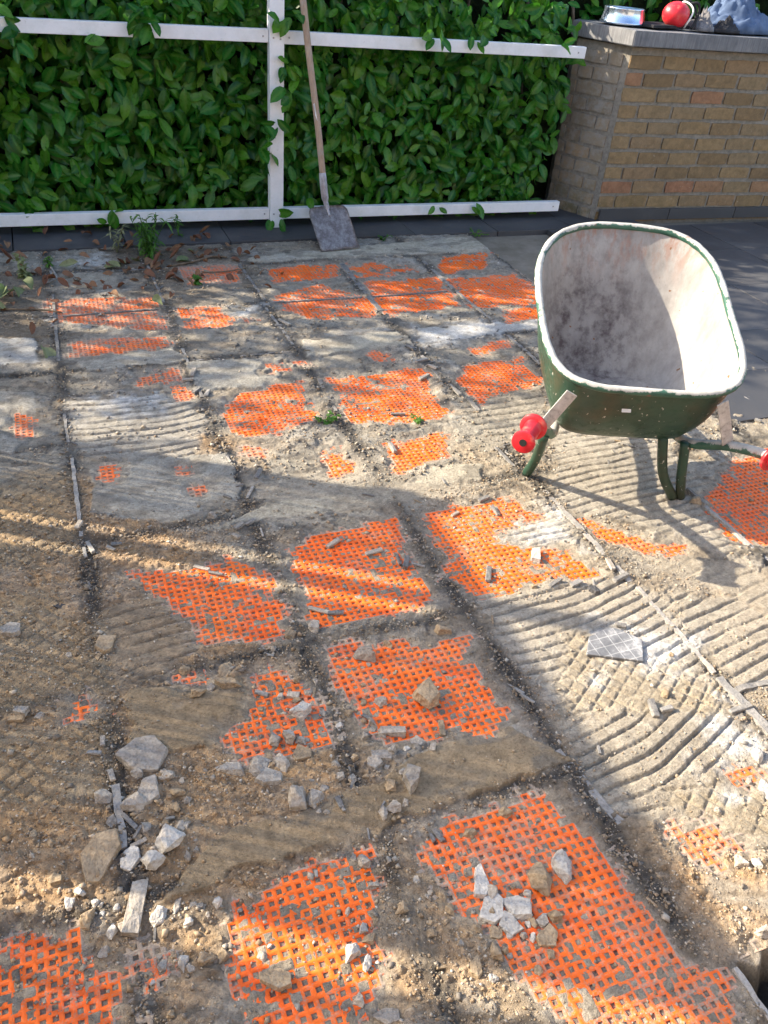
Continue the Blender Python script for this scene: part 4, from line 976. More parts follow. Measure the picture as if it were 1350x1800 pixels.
# skirting tiles along the foot of the wall
s = .02
while s < 2.4:
    c = A+fu*(s+.295)+fn*.016; o = box_obj('skirting_tile', (c.x, c.y, .052), (.588, .018, .078), MAT['slate'], floor, math.atan2(fu.y, fu.x), .002); s += .594

# ------------------------------------------------------------------ things on the coping
CZ = 1.2135
def lathe(bm, prof, seg=28, c=(0, 0, 0), cap_ends=True):
    rings = [[bm.verts.new((c[0]+r*math.cos(2*math.pi*k/seg), c[1]+r*math.sin(2*math.pi*k/seg), c[2]+z)) for k in range(seg)] for r, z in prof]
    for i in range(len(rings)-1):
        for k in range(seg): bm.faces.new((rings[i][k], rings[i][(k+1) % seg], rings[i+1][(k+1) % seg], rings[i+1][k]))
    if cap_ends: bm.faces.new(rings[0][::-1]); bm.faces.new(rings[-1])
tin = tag(empty('metal_tin', (3.72, 5.27, CZ)), 'shiny shallow bluish metal tin with an orange label on the coping', 'tin')
bm = bmesh.new(); lathe(bm, [(.138, 0), (.146, .004), (.147, .012), (.141, .018), (.128, .082), (.131, .088), (.128, .092), (.110, .090), (.105, .086)]); obj('tin_body', bm, MAT['tin'], tin, True)
def label_patch(a0, a1, z0, z1, off, m, name):
    bm = bmesh.new(); vs = []
    for i in range(7):
        a = a0+(a1-a0)*i/6
        for z in (z0, z1):
            r = .141+(.128-.141)*(z-.018)/.064+off; vs.append(bm.verts.new((r*math.cos(a), r*math.sin(a), z)))
    for i in range(6): bm.faces.new((vs[2*i], vs[2*i+2], vs[2*i+3], vs[2*i+1]))
    bmesh.ops.solidify(bm, geom=list(bm.faces), thickness=.0006); return obj(name, bm, m, tin)
label_patch(math.radians(-48), math.radians(10), .020, .080, .0016, MAT['orange_label'], 'paper_label')
label_patch(math.radians(-44), math.radians(-18), .020, .052, .0032, MAT['red_label'], 'red_print')
tag(box_obj('flat_board', (3.97, 5.20, CZ+.010), (.36, .22, .018), MAT['dark_cloth'], None, .22, .004), 'flat black board lying on the coping beside the tin', 'board')
ball = tag(empty('red_shell', (4.045, 5.15, CZ)), 'round red shell with pale cord and black strap on the coping', 'helmet')
bm = bmesh.new(); bmesh.ops.create_uvsphere(bm, u_segments=32, v_segments=20, radius=1); bmesh.ops.scale(bm, vec=(.094, .085, .076), verts=bm.verts)
for v in bm.verts:
    if v.co.x > .055: v.co.x = .055+(v.co.x-.055)*.3
o = obj('shell', bm, MAT['red'], ball, True); o.location = (0, 0, .076); o.rotation_euler = (0, .18, 0)
bm = bmesh.new(); pts = [(.058+.012*math.sin(t*3), .082*math.cos(t), .076+.076*math.sin(t)) for t in np.linspace(0, 2*math.pi, 30)]; tube(bm, pts, .0055, 8, False); obj('cord', bm, MAT['cord'], ball, True)
bm = bmesh.new(); tube(bm, smooth_path([(.06, -.03, .14), (.11, -.05, .15), (.135, -.05, .11), (.12, -.06, .05), (.09, -.07, .01)], 5), .009, 8); tube(bm, smooth_path([(.06, .03, .14), (.10, .02, .155), (.14, .0, .12), (.15, -.02, .05), (.13, -.03, .01)], 5), .007, 8); obj('strap', bm, MAT['rubber'], ball, True)
def cloth_heap(name, c, rx, ry, h, m, seed, rot=0, peak=(0, 0), label='', catg='cloth'):
    n = 46; gx, gy = np.meshgrid(np.linspace(-1, 1, n), np.linspace(-1, 1, n)); x, y = gx.ravel(), gy.ravel()
    r = np.maximum(np.abs(x), np.abs(y)); ang = np.arctan2(y, x); rr = np.sqrt(x*x+y*y)+1e-6; X = x/rr*r; Y = y/rr*r
    edge = 1+.22*vn(np.cos(ang)*1.5+seed, np.sin(ang)*1.5, .8, seed)
    d = np.sqrt((X-peak[0])**2+(Y-peak[1])**2)
    z = h*np.clip(1-r**3, 0, 1)**.6*(.45+.55*np.exp(-(d/.42)**2))
    fold = np.abs(vn(X*1.2+Y*.9, Y*1.0-X*.5, .26, seed+1))+.5*np.abs(vn(X*.6-Y, X+Y, .14, seed+2))
    z = z*(.72+.55*fold)+.004; z = np.where(r > .985, .0, z)
    V = np.stack([X*rx*edge, Y*ry*edge, z], 1); i = np.arange((n-1)**2); a = (i//(n-1))*n+i % (n-1)
    bm = bmesh.new(); me = np_mesh(name, V, np.stack([a, a+1, a+n+1, a+n], 1)); bm.from_mesh(me); bpy.data.meshes.remove(me)
    bd = [e for e in bm.edges if e.is_boundary]; bmesh.ops.holes_fill(bm, edges=bd, sides=0)
    bmesh.ops.triangulate(bm, faces=[f for f in bm.faces if len(f.verts) > 4]); bmesh.ops.recalc_face_normals(bm, faces=bm.faces)
    o = obj(name, bm, MAT[m], None, True); o.location = c; o.rotation_euler = (0, 0, rot); return tag(o, label, catg)
cloth_heap('work_glove', (4.235, 5.12, CZ), .075, .10, .105, 'grey_cloth', 410, .3, (.2, -.1), 'grey and black crumpled glove between red shell and jeans', 'glove')
cloth_heap('folded_jeans', (4.60, 5.20, CZ), .30, .17, .24, 'denim', 431, -.05, (-.15, .1), 'heap of faded blue denim jeans at the right end of coping', 'jeans')
cloth_heap('dark_bag', (4.40, 5.065, CZ), .13, .06, .075, 'dark_cloth', 447, .1, (0, 0), 'small dark grey cloth bag lying before the blue jeans', 'bag')

# ------------------------------------------------------------------ wheelbarrow
TH = .35
barrow = tag(empty('wheelbarrow', (1.747, 1.992, 0.0), -TH), 'green wheelbarrow caked in white cement, its red grips towards the viewer', 'wheelbarrow')
zn, zf, vnr, vfr, hm = .499, .788, -.212, .540, .327
def rim_pt(t, shrink=0):
    c, s = math.cos(t), math.sin(t); vc, vh = (vnr+vfr)/2, (vfr-vnr)/2
    n = 4.2 if s < 0 else 2.9
    v = vc+(vh-shrink)*math.copysign(abs(s)**(2/n), s); u = (hm-shrink)*math.copysign(abs(c)**(2/n), c)
    u += .035*max(0, s)
    return Vector((u, v, zn+(zf-zn)*(v-vnr)/(vfr-vnr)))
def floor_pt(t):
    c, s = math.cos(t), math.sin(t); n = 5.5
    v = .115+.185*math.copysign(abs(s)**(2/n), s); u = (.225-.015*(s > 0)*abs(s))*math.copysign(abs(c)**(2/n), c)
    return Vector((u, v, .256+.14*(v+.07)))
SEG = 72
def tub_mesh(off, m, name, parent, flip):
    bm = bmesh.new(); rings = []
    for j in range(15):
        q = j/14; ring = []
        for i in range(SEG):
            t = 2*math.pi*i/SEG; a, b = rim_pt(t), floor_pt(t); c = b+Vector((0, 0, .0))
            # side profile: straight flank with a rounded turn into the bottom
            k = q**.92; p = a.lerp(b, k); bulge = math.sin(math.pi*q**1.3)*.022
            d = Vector((p.x, p.y-.115, 0)); d = d.normalized() if d.length > 1e-4 else d
            p = p+d*bulge; p = p-d*off*(1-.2*q)+Vector((0, 0, off*(q > .75)))
            if j == 0: p.z = a.z-.004
            ring.append(bm.verts.new(p))
        rings.append(ring)
    for j in range(1, 5):
        f = 1-j/5; cc = Vector((0, .2, 0)); ring = []
        for i in range(SEG):
            b = rings[14][i].co; yy = .115+(b.y-.115)*f; ring.append(bm.verts.new((b.x*f, yy, .256+off+.14*(yy+.07)-.004*(1-f))))
        rings.append(ring)
    cv = bm.verts.new((0, .115, .256+off+.14*.185-.004))
    for j in range(len(rings)-1):
        for i in range(SEG):
            bm.faces.new((rings[j][i], rings[j+1][i], rings[j+1][(i+1) % SEG], rings[j][(i+1) % SEG]))
    for i in range(SEG): bm.faces.new((rings[-1][i], cv, rings[-1][(i+1) % SEG]))
    bmesh.ops.recalc_face_normals(bm, faces=bm.faces)
    return obj(name, bm, m, parent, True)
tub = tub_mesh(0, MAT['green'], 'tub', barrow, False); lin = tub_mesh(.0035, MAT['cement'], 'cement_lining', tub, True)
bm = bmesh.new(); pts = [rim_pt(2*math.pi*i/96)+Vector((random.uniform(-.0008, .0008), random.uniform(-.0008, .0008), random.uniform(-.0006, .0006))) for i in range(96)]
seg = 10; rings = []
for i in range(96):
    t = (pts[(i+1) % 96]-pts[i-1]).normalized(); a = t.cross(Vector((0, 0, 1))).normalized(); b = a.cross(t); rr = .0125*random.uniform(.96, 1.08)
    rings.append([bm.verts.new(pts[i]+(a*math.cos(2*math.pi*k/seg)+b*math.sin(2*math.pi*k/seg))*rr) for k in range(seg)])
for i in range(96):
    for k in range(seg): bm.faces.new((rings[i][k], rings[i][(k+1) % seg], rings[(i+1) % 96][(k+1) % seg], rings[(i+1) % 96][k]))
bmesh.ops.recalc_face_normals(bm, faces=bm.faces); obj('rim', bm, MAT['splash'], tub, True)
for sg in (-1, 1):
    e, g1 = (Vector((-.426, -.402, .402)), Vector((-.369, -.280, .398))) if sg < 0 else (Vector((.448, -.398, .338)), Vector((.392, -.274, .334))); h = (g1-e).normalized()
    path = smooth_path([e+h*.02, g1, Vector((sg*.318, -.165, .335 if sg < 0 else .300)), Vector((sg*.235, -.03, .232)), Vector((sg*.19, .16, .232)), Vector((sg*.13, .50, .222)), Vector((sg*.085, .86, .205))], 6)
    bm = bmesh.new(); tube(bm, path, .0175, 12); obj('handle_tube', bm, MAT['splash'], barrow, True)
    bm = bmesh.new(); prof = [(.0, .031), (.002, .035), (.008, .036), (.013, .033), (.020, .027), (.060, .0265), (.104, .0265), (.111, .028), (.113, .040), (.115, .042), (.122, .042), (.125, .040), (.130, .026)]
    tube(bm, [e+h*p for p, _ in prof], [r for _, r in prof], 24); grip = obj('grip', bm, MAT['red'], barrow, True); grip.data.set_sharp_from_angle(angle=math.radians(38))
    bm = bmesh.new(); tube(bm, [e-h*.0012, e+h*.002], .0115, 16); obj('grip_hole', bm, MAT['rubber'], grip)
    # legs
    if sg < 0: legs = [((-.283, -.105, .262), (-.270, -.02, .12), (-.272, .053, .012))]
    else: legs = [((.140, -.055, .262), (.176, -.066, .12), (.245, -.055, .014)), ((.222, -.06, .245), (.242, -.068, .12), (.275, -.05, .014))]
    for lp in legs:
        bm = bmesh.new(); tube(bm, smooth_path([Vector(t) for t in lp], 5), .0175, 12); obj('leg', bm, MAT['green'], barrow, True)
    # flat stay from the rim down to the handle
    a = Vector((sg*.240-.014, -.205, .476)); b = Vector((sg*.310, -.168, .335 if sg < 0 else .312)); d = (b-a).normalized(); sx = Vector((1, .25*sg, 0)); sx = (sx-d*sx.dot(d)).normalized(); ny = d.cross(sx)
    bm = bmesh.new(); add_box(bm, (0, 0, 0), (.038, .005, (b-a).length), None, .0015)
    o = obj('stay', bm, MAT['dusty'], barrow); o.matrix_local = Matrix.Translation((a+b)/2)@Matrix(((sx.x, ny.x, d.x, 0), (sx.y, ny.y, d.y, 0), (sx.z, ny.z, d.z, 0), (0, 0, 0, 1)))
bm = bmesh.new(); tube(bm, [(-.20, .06, .238), (.20, .06, .238)], .012, 10); obj('cross_bar', bm, MAT['green'], barrow, True)
wheel = obj('wheel', (lambda b: (lathe(b, [(.10, -.035), (.17, -.045), (.195, -.03), (.20, 0), (.195, .03), (.17, .045), (.10, .035)], 36), b)[1])(bmesh.new()), MAT['rubber'], barrow, True)
wheel.location = (0, .84, .20); wheel.rotation_euler = (0, math.pi/2, 0)
bm = bmesh.new(); lathe(bm, [(.02, -.05), (.03, -.03), (.10, -.037), (.105, 0), (.10, .037), (.03, .03), (.02, .05)], 24); obj('wheel_rim', bm, MAT['wheel_rim'], wheel, True)
bm = bmesh.new(); tube(bm, [(-.10, .84, .20), (.10, .84, .20)], .009, 10); obj('axle', bm, MAT['wheel_rim'], barrow, True)
bm = bmesh.new(); add_box(bm, (0, 0, 0), (.030, .0014, .011), None); o = obj('scraped_patch', bm, MAT['cord'], tub); 
pa, pb = rim_pt(math.radians(268)), floor_pt(math.radians(268)); o.location = pa.lerp(pb, .30)+Vector((0, -.0265, -.004)); o.rotation_euler = (math.radians(-32), 0, .02)

# ------------------------------------------------------------------ shovel
SB = Vector((1.612, 4.618, .020)); ST_ = Vector((1.578, 4.845, .215)); TOP = Vector((1.452, 5.150, 1.62)); 
shovel = tag(empty('shovel', SB), 'long wooden handled shovel with a worn flat steel blade leaning on fence', 'shovel')
up = (ST_-SB); BL = up.length*1.02; up.normalize(); right = Vector((1, .09, 0)); right = (right-up*right.dot(up)).normalized(); nrm = right.cross(up); 
if nrm.y > 0: nrm = -nrm
bm = bmesh.new(); NU, NV = 14, 12; vs = []
for j in range(NV+1):
    t = j/NV; 
    for i in range(NU+1):
        s = i/NU*2-1; w = .128 if t < .80 else .128*(1-.42*((t-.8)/.2)**2.2)
        p = up*(BL*t)+right*(s*w)+nrm*(-.010*(1-s*s)*(t**.5)+.016*abs(s)**3*t)
        if j == NV: p = p-up*(.018*s*s)
        if j == 0: p = p+up*random.uniform(-.002, .003)
        vs.append(bm.verts.new(p))
for j in range(NV):
    for i in range(NU): a = j*(NU+1)+i; bm.faces.new((vs[a], vs[a+1], vs[a+NU+2], vs[a+NU+1]))
bmesh.ops.solidify(bm, geom=list(bm.faces), thickness=.003); bmesh.ops.recalc_face_normals(bm, faces=bm.faces); blade = obj('blade', bm, MAT['steel'], shovel, True)
hb = ST_-SB+up*-.02; ht = TOP-SB; hdv = (ht-hb).normalized()
bm = bmesh.new(); tube(bm, smooth_path([up*(BL*.72)+nrm*.012, up*(BL*.90)+nrm*.016, hb+hdv*.06, hb+hdv*.20], 4), [.007]*4+[.015]*4+[.022]*4+[.0205], 12); obj('socket', bm, MAT['steel'], shovel, True)
bm = bmesh.new(); hp = smooth_path([hb+hdv*.10, hb+hdv*.45+Vector((.004, 0, 0)), hb+hdv*.9+Vector((-.003, 0, 0)), ht], 6); tube(bm, hp, .0188, 14); handle = obj('handle', bm, MAT['wood'], shovel, True)
bm = bmesh.new(); c0 = hb+hdv*.52; vs = [bm.verts.new(c0+hdv*z+Vector((x, -.0198+abs(x)*.25, 0))) for x, z in ((-.014, .05), (.004, .06), (.012, .02), (.009, -.03), (.016, -.075), (.004, -.05), (-.010, -.01))]
bm.faces.new(vs); bmesh.ops.solidify(bm, geom=list(bm.faces), thickness=.0008); obj('torn_sticker', bm, MAT['cord'], handle)

# ------------------------------------------------------------------ broken tile
bt = [(1.258, 1.318), (1.33, 1.330), (1.352, 1.322), (1.40, 1.262), (1.355, 1.192), (1.215, 1.262)]
c = Vector((1.31, 1.27, 0)); bm = bmesh.new()
lo = [bm.verts.new((x-c.x, y-c.y, 0)) for x, y in bt]; hi = [bm.verts.new((x-c.x, y-c.y, .011)) for x, y in bt]; n = len(bt)
for i in range(n): bm.faces.new((lo[i], lo[(i+1) % n], hi[(i+1) % n], hi[i]))
bm.faces.new(hi); bm.faces.new(lo[::-1]); bmesh.ops.recalc_face_normals(bm, faces=bm.faces)
bmesh.ops.bevel(bm, geom=list(bm.edges), offset=.0012, segments=1, affect='EDGES')
#BT#
o = tag(obj('broken_tile', bm, MAT['tile_back']), 'broken grey ceramic tile with a square grid on its back, lying on combed mortar', 'tile'); o.location = (c.x, c.y, height_at(c.x, c.y)+.003); o.rotation_euler = (.05, -.03, 0)

# ------------------------------------------------------------------ rubble
ra = Vector((.9135, -.407, 0)); rb = Vector((.407, .9135, 0))
def hull(pts):
    bm = bmesh.new()
    for p in pts: bm.verts.new(p)
    r = bmesh.ops.convex_hull(bm, input=bm.verts)
    bmesh.ops.delete(bm, geom=list({v for v in r['geom_interior']+r['geom_unused'] if isinstance(v, bmesh.types.BMVert)}), context='VERTS')
    return bm
def rock_mesh(w, l, kind, rs):
    R = random.Random(rs); pts = []
    if kind == 'p':
        n = R.choice((4, 5, 5, 6)); a0 = R.random()*6; hh = R.uniform(.16, .26)*min(w, l)+.003
        for i in range(n):
            a = a0+2*math.pi*(i+R.uniform(-.28, .28))/n; r = R.uniform(.78, 1.18)
            for z in (0, hh*R.uniform(.9, 1.08)):
                k = 1 if z == 0 else R.uniform(.9, 1.0); pts.append((w/2*r*k*math.cos(a), l/2*r*k*math.sin(a), z))
    elif kind == 's':
        hh = min(w, l)*.7
        for sx in (-1, 1):
            for sy in (-1, 1):
                for z in (0, hh): pts.append((sx*w/2*R.uniform(.88, 1.05), sy*l/2*R.uniform(.8, 1.05), z*R.uniform(.8, 1.1)))
    else:
        hh = min(w, l)*R.uniform(.40, .70); n = R.choice((4, 5, 5, 6)); a0 = R.random()*6
        for i in range(n):
            a = a0+2*math.pi*(i+R.uniform(-.33, .33))/n; r = R.uniform(.72, 1.18)
            pts.append((w/2*r*math.cos(a), l/2*r*math.sin(a), hh*R.uniform(0, .35)))
            k = R.uniform(.45, .95); b_ = a+R.uniform(-.4, .4); pts.append((w/2*r*k*math.cos(b_), l/2*r*k*math.sin(b_), hh*R.uniform(.55, 1.1)))
        pts.append((R.uniform(-.2, .2)*w, R.uniform(-.2, .2)*l, hh*R.uniform(.8, 1.05)))
    bm = hull(pts)
    bmesh.ops.bevel(bm, geom=list(bm.edges), offset=min(w, l)*.014, segments=1, affect='EDGES', clamp_overlap=True)
    bmesh.ops.triangulate(bm, faces=list(bm.faces))
    for _ in range(3):
        long = [e for e in bm.edges if e.calc_length() > max(.0042, min(w, l)*.11)]
        if long: bmesh.ops.subdivide_edges(bm, edges=long, cuts=1); bmesh.ops.triangulate(bm, faces=[f for f in bm.faces if len(f.verts) > 3])
    am = min(w, l)*(.022 if kind == 'r' else .014)+.0006
    co = np.array([v.co[:] for v in bm.verts]); s = max(min(w, l)*.35, .006)
    dn = vn(co[:, 0]+co[:, 2], co[:, 1]-co[:, 2], s, rs)+.7*vn(co[:, 0]-co[:, 2], co[:, 1]+.7*co[:, 2], s*.45, rs+3)+.45*vn(co[:, 0]*.9-co[:, 2], co[:, 1]-.6*co[:, 2], s*.2, rs+5)
    bm.normal_update()
    for v, d in zip(bm.verts, dn):
        v.co += v.normal*float(d)*am
    return bm
ANCH = [('largest pale slab', .025, 1.281), ('oblong mortar plate', .03, 1.17), ('tall sandy slab', -.07, 1.02), ('ragged white chunk', .06, 1.04), ('thick mortar stick', -.03, .86), ('white plate group', .72, .64), ('big brown cracked rock', .79, 1.24),
        ('oblong white stone', .44, 1.27), ('lumpy pale stone', .65, 1.43), ('flat oval stone', .21, .72), ('tall lone stone', .62, 1.02), ('small orange mesh piece', .19, 1.46), ('broken tile', 1.31, 1.27), ('middle stone pair', .40, 1.05), ('grey stone pair', .31, 1.17), ('left sunlit strips', .0, 2.1), ('round brown stone', .80, .86), ('largest mesh edge stone', .40, .72)]
USED = {}
def near_label(size, colr, noun, x, y):
    nm, ax, ay = min(ANCH, key=lambda t: (t[1]-x)**2+(t[2]-y)**2); dx, dy = x-ax, y-ay; u, v = dx*ra.x+dy*ra.y, dx*rb.x+dy*rb.y; d = math.hypot(dx, dy)
    side = ('right' if u > 0 else 'left')+' of' if abs(u) > abs(v) else 'beyond' if v > 0 else 'in front of'
    lab = '%s %s %s %s %s the %s' % (size, colr, noun, 'just' if d < .05 else 'close' if d < .10 else 'some way' if d < .2 else 'far', side, nm)
    return lab
CN = {'g': 'rubble_g', 'b': 'rubble_b', 'w': 'rubble_w', 'd': 'rubble_d'}
NM = {'p': 'mortar_slab', 'r': 'rubble_stone', 's': 'mortar_stick'}
for i, (x, y, w, l, kind, colr, label, grp) in enumerate(RUBBLE):
    o = obj(NM[kind], rock_mesh(w*1.12, l*1.12, kind, 500+i), MAT[CN[colr]])
    if grp: label = near_label('small', {'g': 'grey', 'b': 'brown', 'w': 'white', 'd': 'dark'}[colr], {'p': 'shard', 'r': 'stone', 's': 'stick'}[kind], x, y)
    tag(o, label, 'slab' if kind == 'p' else 'stone', grp or None)
    zz = height_at(x, y)
    if x > 1.035 and y < .44: zz = -.078
    o.location = (x, y, zz-.002-.05*min(w, l)); o.rotation_euler = (random.uniform(-.14, .14), random.uniform(-.14, .14), math.atan2(ra.y, ra.x)+random.uniform(-.15, .15))
# slivers of grout and mortar
def stick_mesh(L, b, rs):
    R = random.Random(rs); pts = []
    for sx in (-1, 1):
        for sy in (-1, 1):
            for z in (0, 1): pts.append((sx*L/2*R.uniform(.85, 1.05), sy*b/2*R.uniform(.75, 1.1), z*b*R.uniform(.45, .8)))
    bm = hull(pts); bmesh.ops.bevel(bm, geom=list(bm.edges), offset=b*.08, segments=1, affect='EDGES', clamp_overlap=True); return bm
sm = []
def place_name(x, y):
    if y > 4.0: return 'beside the leaf litter' if x < 1.1 else 'near the shovel blade' if x < 1.9 else 'between the farthest mesh patches'
    if x > 2.55: return 'on the dark paving'
    if y > 2.9: return 'by the left joint in the far floor' if x < .3 else 'among the far mesh patches' if x < 1.3 else 'left of the wheelbarrow tub'
    if y > 2.1: return 'on grey mortar at the left' if x < .3 else 'among the middle mesh patches' if x < 1.2 else 'by the wheelbarrow legs'
    if y > 1.45: return 'in the two sunlit strips at left' if x < .2 else 'on the mesh crossed by the shadow bar' if x < 1.0 else 'on sunlit combed mortar near the wheelbarrow'
    if x > 1.02: return 'on sunlit combed mortar around the broken tile'
    if y > .97: return 'in the left rubble' if x < .3 else 'around the centre mesh'
    return 'in the lower left rubble' if x < .3 else 'around the lower mesh' if x < .62 else 'around the white mortar plates'
GRP = 'loose grout slivers'
def sliver(x, y, L, b, a, m):
    lab = '%s %s grout sliver %s' % ('long' if L > .045 else 'short', 'pale' if m.name in ('grout_pale', 'rubble_g') else 'brown' if m.name == 'rubble_b' else 'dark grey', place_name(x, y))
    o = tag(obj('grout_sliver', stick_mesh(L, max(b, .004), int(x*977+y*7919) & 65535), m), lab, 'grout', GRP)
    o.location = (x, y, height_at(x, y)+.001); o.rotation_euler = (random.uniform(-.12, .12), random.uniform(-.08, .08), a)
for x, y, L, b, a in STICKS: sliver(x, y, L, b, a, MAT[random.choice(('grout', 'grout', 'grout_pale', 'rubble_g'))])
for k in range(110):
    if random.random() < .7: x = random.choice(LX[2:8])+random.gauss(0, .03); y = random.uniform(.5, 4.6)
    else: x = random.uniform(-.2, 2.4); y = random.choice(LY[2:8])+random.gauss(0, .03)
    if x > 1.03 and y < .46: continue
    sliver(x, y, random.uniform(.014, .045), random.uniform(.004, .008), random.uniform(0, 3.14) if random.random() < .5 else math.pi/2+random.gauss(0, .3), MAT[random.choice(('grout', 'grout', 'grout_pale', 'rubble_b'))])

# loose pebbles of mortar between the larger rubble
PM = {}
for kk in ('g', 'b', 'w'):
    PM[kk] = []
    for q in range(5):
        bm = rock_mesh(1.0*.02, random.uniform(.7, 1.0)*.02, random.choice('rpp'), 1500+q); me = bpy.data.meshes.new('mortar_pebble'); bm.to_mesh(me); bm.free(); me.materials.append(MAT[CN[kk]]); PM[kk].append(me)
SPOTS = [(.03, 1.17, .12, 20), (.0, .86, .13, 22), (.42, 1.15, .14, 14), (.55, 1.13, .12, 14), (.36, 1.40, .12, 8), (.66, .70, .12, 22), (.50, .72, .08, 10), (.52, 1.35, .16, 10), (.60, .60, .10, 8), (.12, .80, .10, 18), (1.36, .80, .18, 10), (1.45, 1.1, .2, 6)]
for sx, sy, sr, n in SPOTS:
    for q in range(n):
        x, y = random.gauss(sx, sr*.6), random.gauss(sy, sr*.6)
        if (x > 1.03 and y < .46) or y < .3: continue
        kk = random.choice('gggbbbw'); sc = .35+1.15*random.random()**1.8
        o = tag(obj('mortar_pebble', random.choice(PM[kk])), near_label('biggish' if sc > .9 else 'small' if sc > .6 else 'tiny', {'g': 'grey', 'b': 'brown', 'w': 'white'}[kk], 'mortar pebble', x, y), 'pebble', 'loose mortar pebbles')
        o.location = (x, y, height_at(x, y)-.002); o.scale = (sc, sc, sc); o.rotation_euler = (random.uniform(-.4, .4), random.uniform(-.4, .4), random.uniform(0, 6.28))
# crumbs and grit: nobody could count them
def grit(name, n, x0, x1, y0, y1, smin, smax, label, joints=.5, seed=0, pp=(.27, .27, .15, .10, .05, .16)):
    r = np.random.default_rng(900+seed); m = n*5
    X = r.uniform(x0, x1, m); Y = y0+(y1-y0)*r.random(m)**1.0
    d = .35+1.0*np.clip(fbm(X, Y, .14, 3, 800+seed), -.3, 1)+joints*joint_field(X, Y)
    for p in BROWN: d = d+.45*region(X, Y, p, .15, .05, .1, 810, .2)
    for p, hh, k in SHEET: d = d*(1-.93*region(X, Y, p, .03))
    for t in RIDGE: d = d*(1-.75*region(X, Y, t[0], .04))
    d = np.where((X > 1.03) & (Y < .46), 0, d); d = np.where((X > 2.58) & (Y > 2.26), d*.02, d)
    s = r.random(m) < np.clip(d/1.6, 0, 1); X, Y = X[s][:n], Y[s][:n]; n = len(X)
    H, C, bare, _ = terrain(X, Y)
    keep = (bare < .5) | (r.random(n) < .40); X, Y, H, C, bare = X[keep], Y[keep], H[keep], C[keep], bare[keep]; n = len(X)
    H = np.where((X > 2.58) & (Y > 2.26), .013, np.where(bare > .5, np.maximum(H, -.002), H))
    S = smin+(smax-smin)*r.random(n)**3.2
    base = np.array([(0, 0, 1), (1, 0, .1), (0, 1, -.1), (-1, 0, .1), (0, -1, 0), (0, 0, -1)], float)
    fc = np.array([(0, 1, 2), (0, 2, 3), (0, 3, 4), (0, 4, 1), (5, 2, 1), (5, 3, 2), (5, 4, 3), (5, 1, 4)])
    sc = r.uniform(.55, 1.25, (n, 1, 3))*np.array([1, 1, .62]); V = base[None]*sc+r.normal(0, .16, (n, 6, 3))
    th = r.uniform(0, 6.28, n); c, sn_ = np.cos(th)[:, None], np.sin(th)[:, None]
    V = np.stack([V[:, :, 0]*c-V[:, :, 1]*sn_, V[:, :, 0]*sn_+V[:, :, 1]*c, V[:, :, 2]], 2)*S[:, None, None]*.5
    V += np.stack([X, Y, H+S*.16], 1)[:, None]
    pal = np.array([(.38, .30, .21), (.30, .205, .12), (.46, .41, .34), (.15, .14, .13), (.60, .56, .49), (.34, .285, .22)])
    k = r.choice(len(pal), n, p=pp); cc = pal[k]*r.uniform(.8, 1.15, (n, 1)); cc = .7*cc+.3*C
    F = (fc[None]+(np.arange(n)*6)[:, None, None]).reshape(-1, 3)
    o = obj(name, np_mesh(name, V.reshape(-1, 3), F, np.repeat(cc, 6, axis=0)), MAT['grit']); tag(o, label, 'grit', kind='stuff')
grit('fine_grit', 46000, -.45, 1.75, .25, 2.3, .003, .010, 'fine mortar grit strewn over the near floor', .8, 1)
grit('mortar_crumbs', 4600, -.5, 2.5, .25, 2.9, .008, .020, 'small mortar crumbs strewn over the near floor', 1.2, 2, (.25, .22, .16, .18, .05, .14))
grit('far_crumbs', 15000, -.6, 2.62, 2.2, 4.84, .004, .018, 'mortar crumbs strewn over the far floor by the hedge', 2.6, 3, (.12, .10, .12, .52, .05, .09))
grit('paving_crumbs', 1500, 2.58, 4.6, 2.26, 4.8, .004, .013, 'pale crumbs scattered on the dark paving', .5, 4)

# ------------------------------------------------------------------ leaf litter, twigs and weeds by the hedge
LIT = [leaf_shape(b, f, .085*s, .050*w, 5) for b, f, s, w in ((1.2, .6, 1, 1), (1.8, .3, .9, 1.1), (-.9, .8, 1.0, .9), (.8, 1.0, .8, 1.0))]
_keep = LEAFS; LEAFS = LIT
dead = [leaf_mesh('dead_leaf', k, MAT['dead_leaf']) for k in range(4)]; wilt = [leaf_mesh('wilted_leaf', k, MAT['wilted_leaf']) for k in range(4)]
def litter(x, y, s, pale=False, z=None):
    o = obj('wilted_leaf' if pale else 'dead_leaf', random.choice(wilt if pale else dead))
    if pale: tag(o, '%s pale green wilted leaf %s' % ('big' if s > 1.25 else 'small', 'at the left edge of the picture' if x < -.05 else 'in the litter around the tallest weed'), 'leaf', 'wilted leaves by the hedge')
    else: tag(o, '%s curled brown dead leaf %s' % ('large' if s > .75 else 'small', 'on the dark strip below the fence' if z is not None else 'at the left edge of the litter' if x < .1 else 'left of the tallest weed' if x < .5 else 'right of the tallest weed'), 'leaf', 'dead leaves by the hedge')
    zz = height_at(x, y) if z is None else z
    o.location = (x, y, zz+.008+random.uniform(0, .015)); o.scale = (s, s, s); o.rotation_euler = (random.uniform(-.6, .6), random.uniform(-.5, .4), random.uniform(0, 6.28))
for k in range(105):
    r = random.random()
    if r < .55: x, y = random.gauss(.55, .27), random.gauss(4.52, .17)
    elif r < .8: x, y = random.gauss(-.15, .17), random.gauss(4.2, .3)
    else: x, y = random.uniform(-.4, 1.2), random.uniform(4.0, 4.8)
    y = min(y, 4.82); litter(x, y, random.uniform(.45, .98))
for k in range(16): litter(random.uniform(-.4, .9), random.uniform(4.9, 5.08), random.uniform(.5, .9), False, .016)
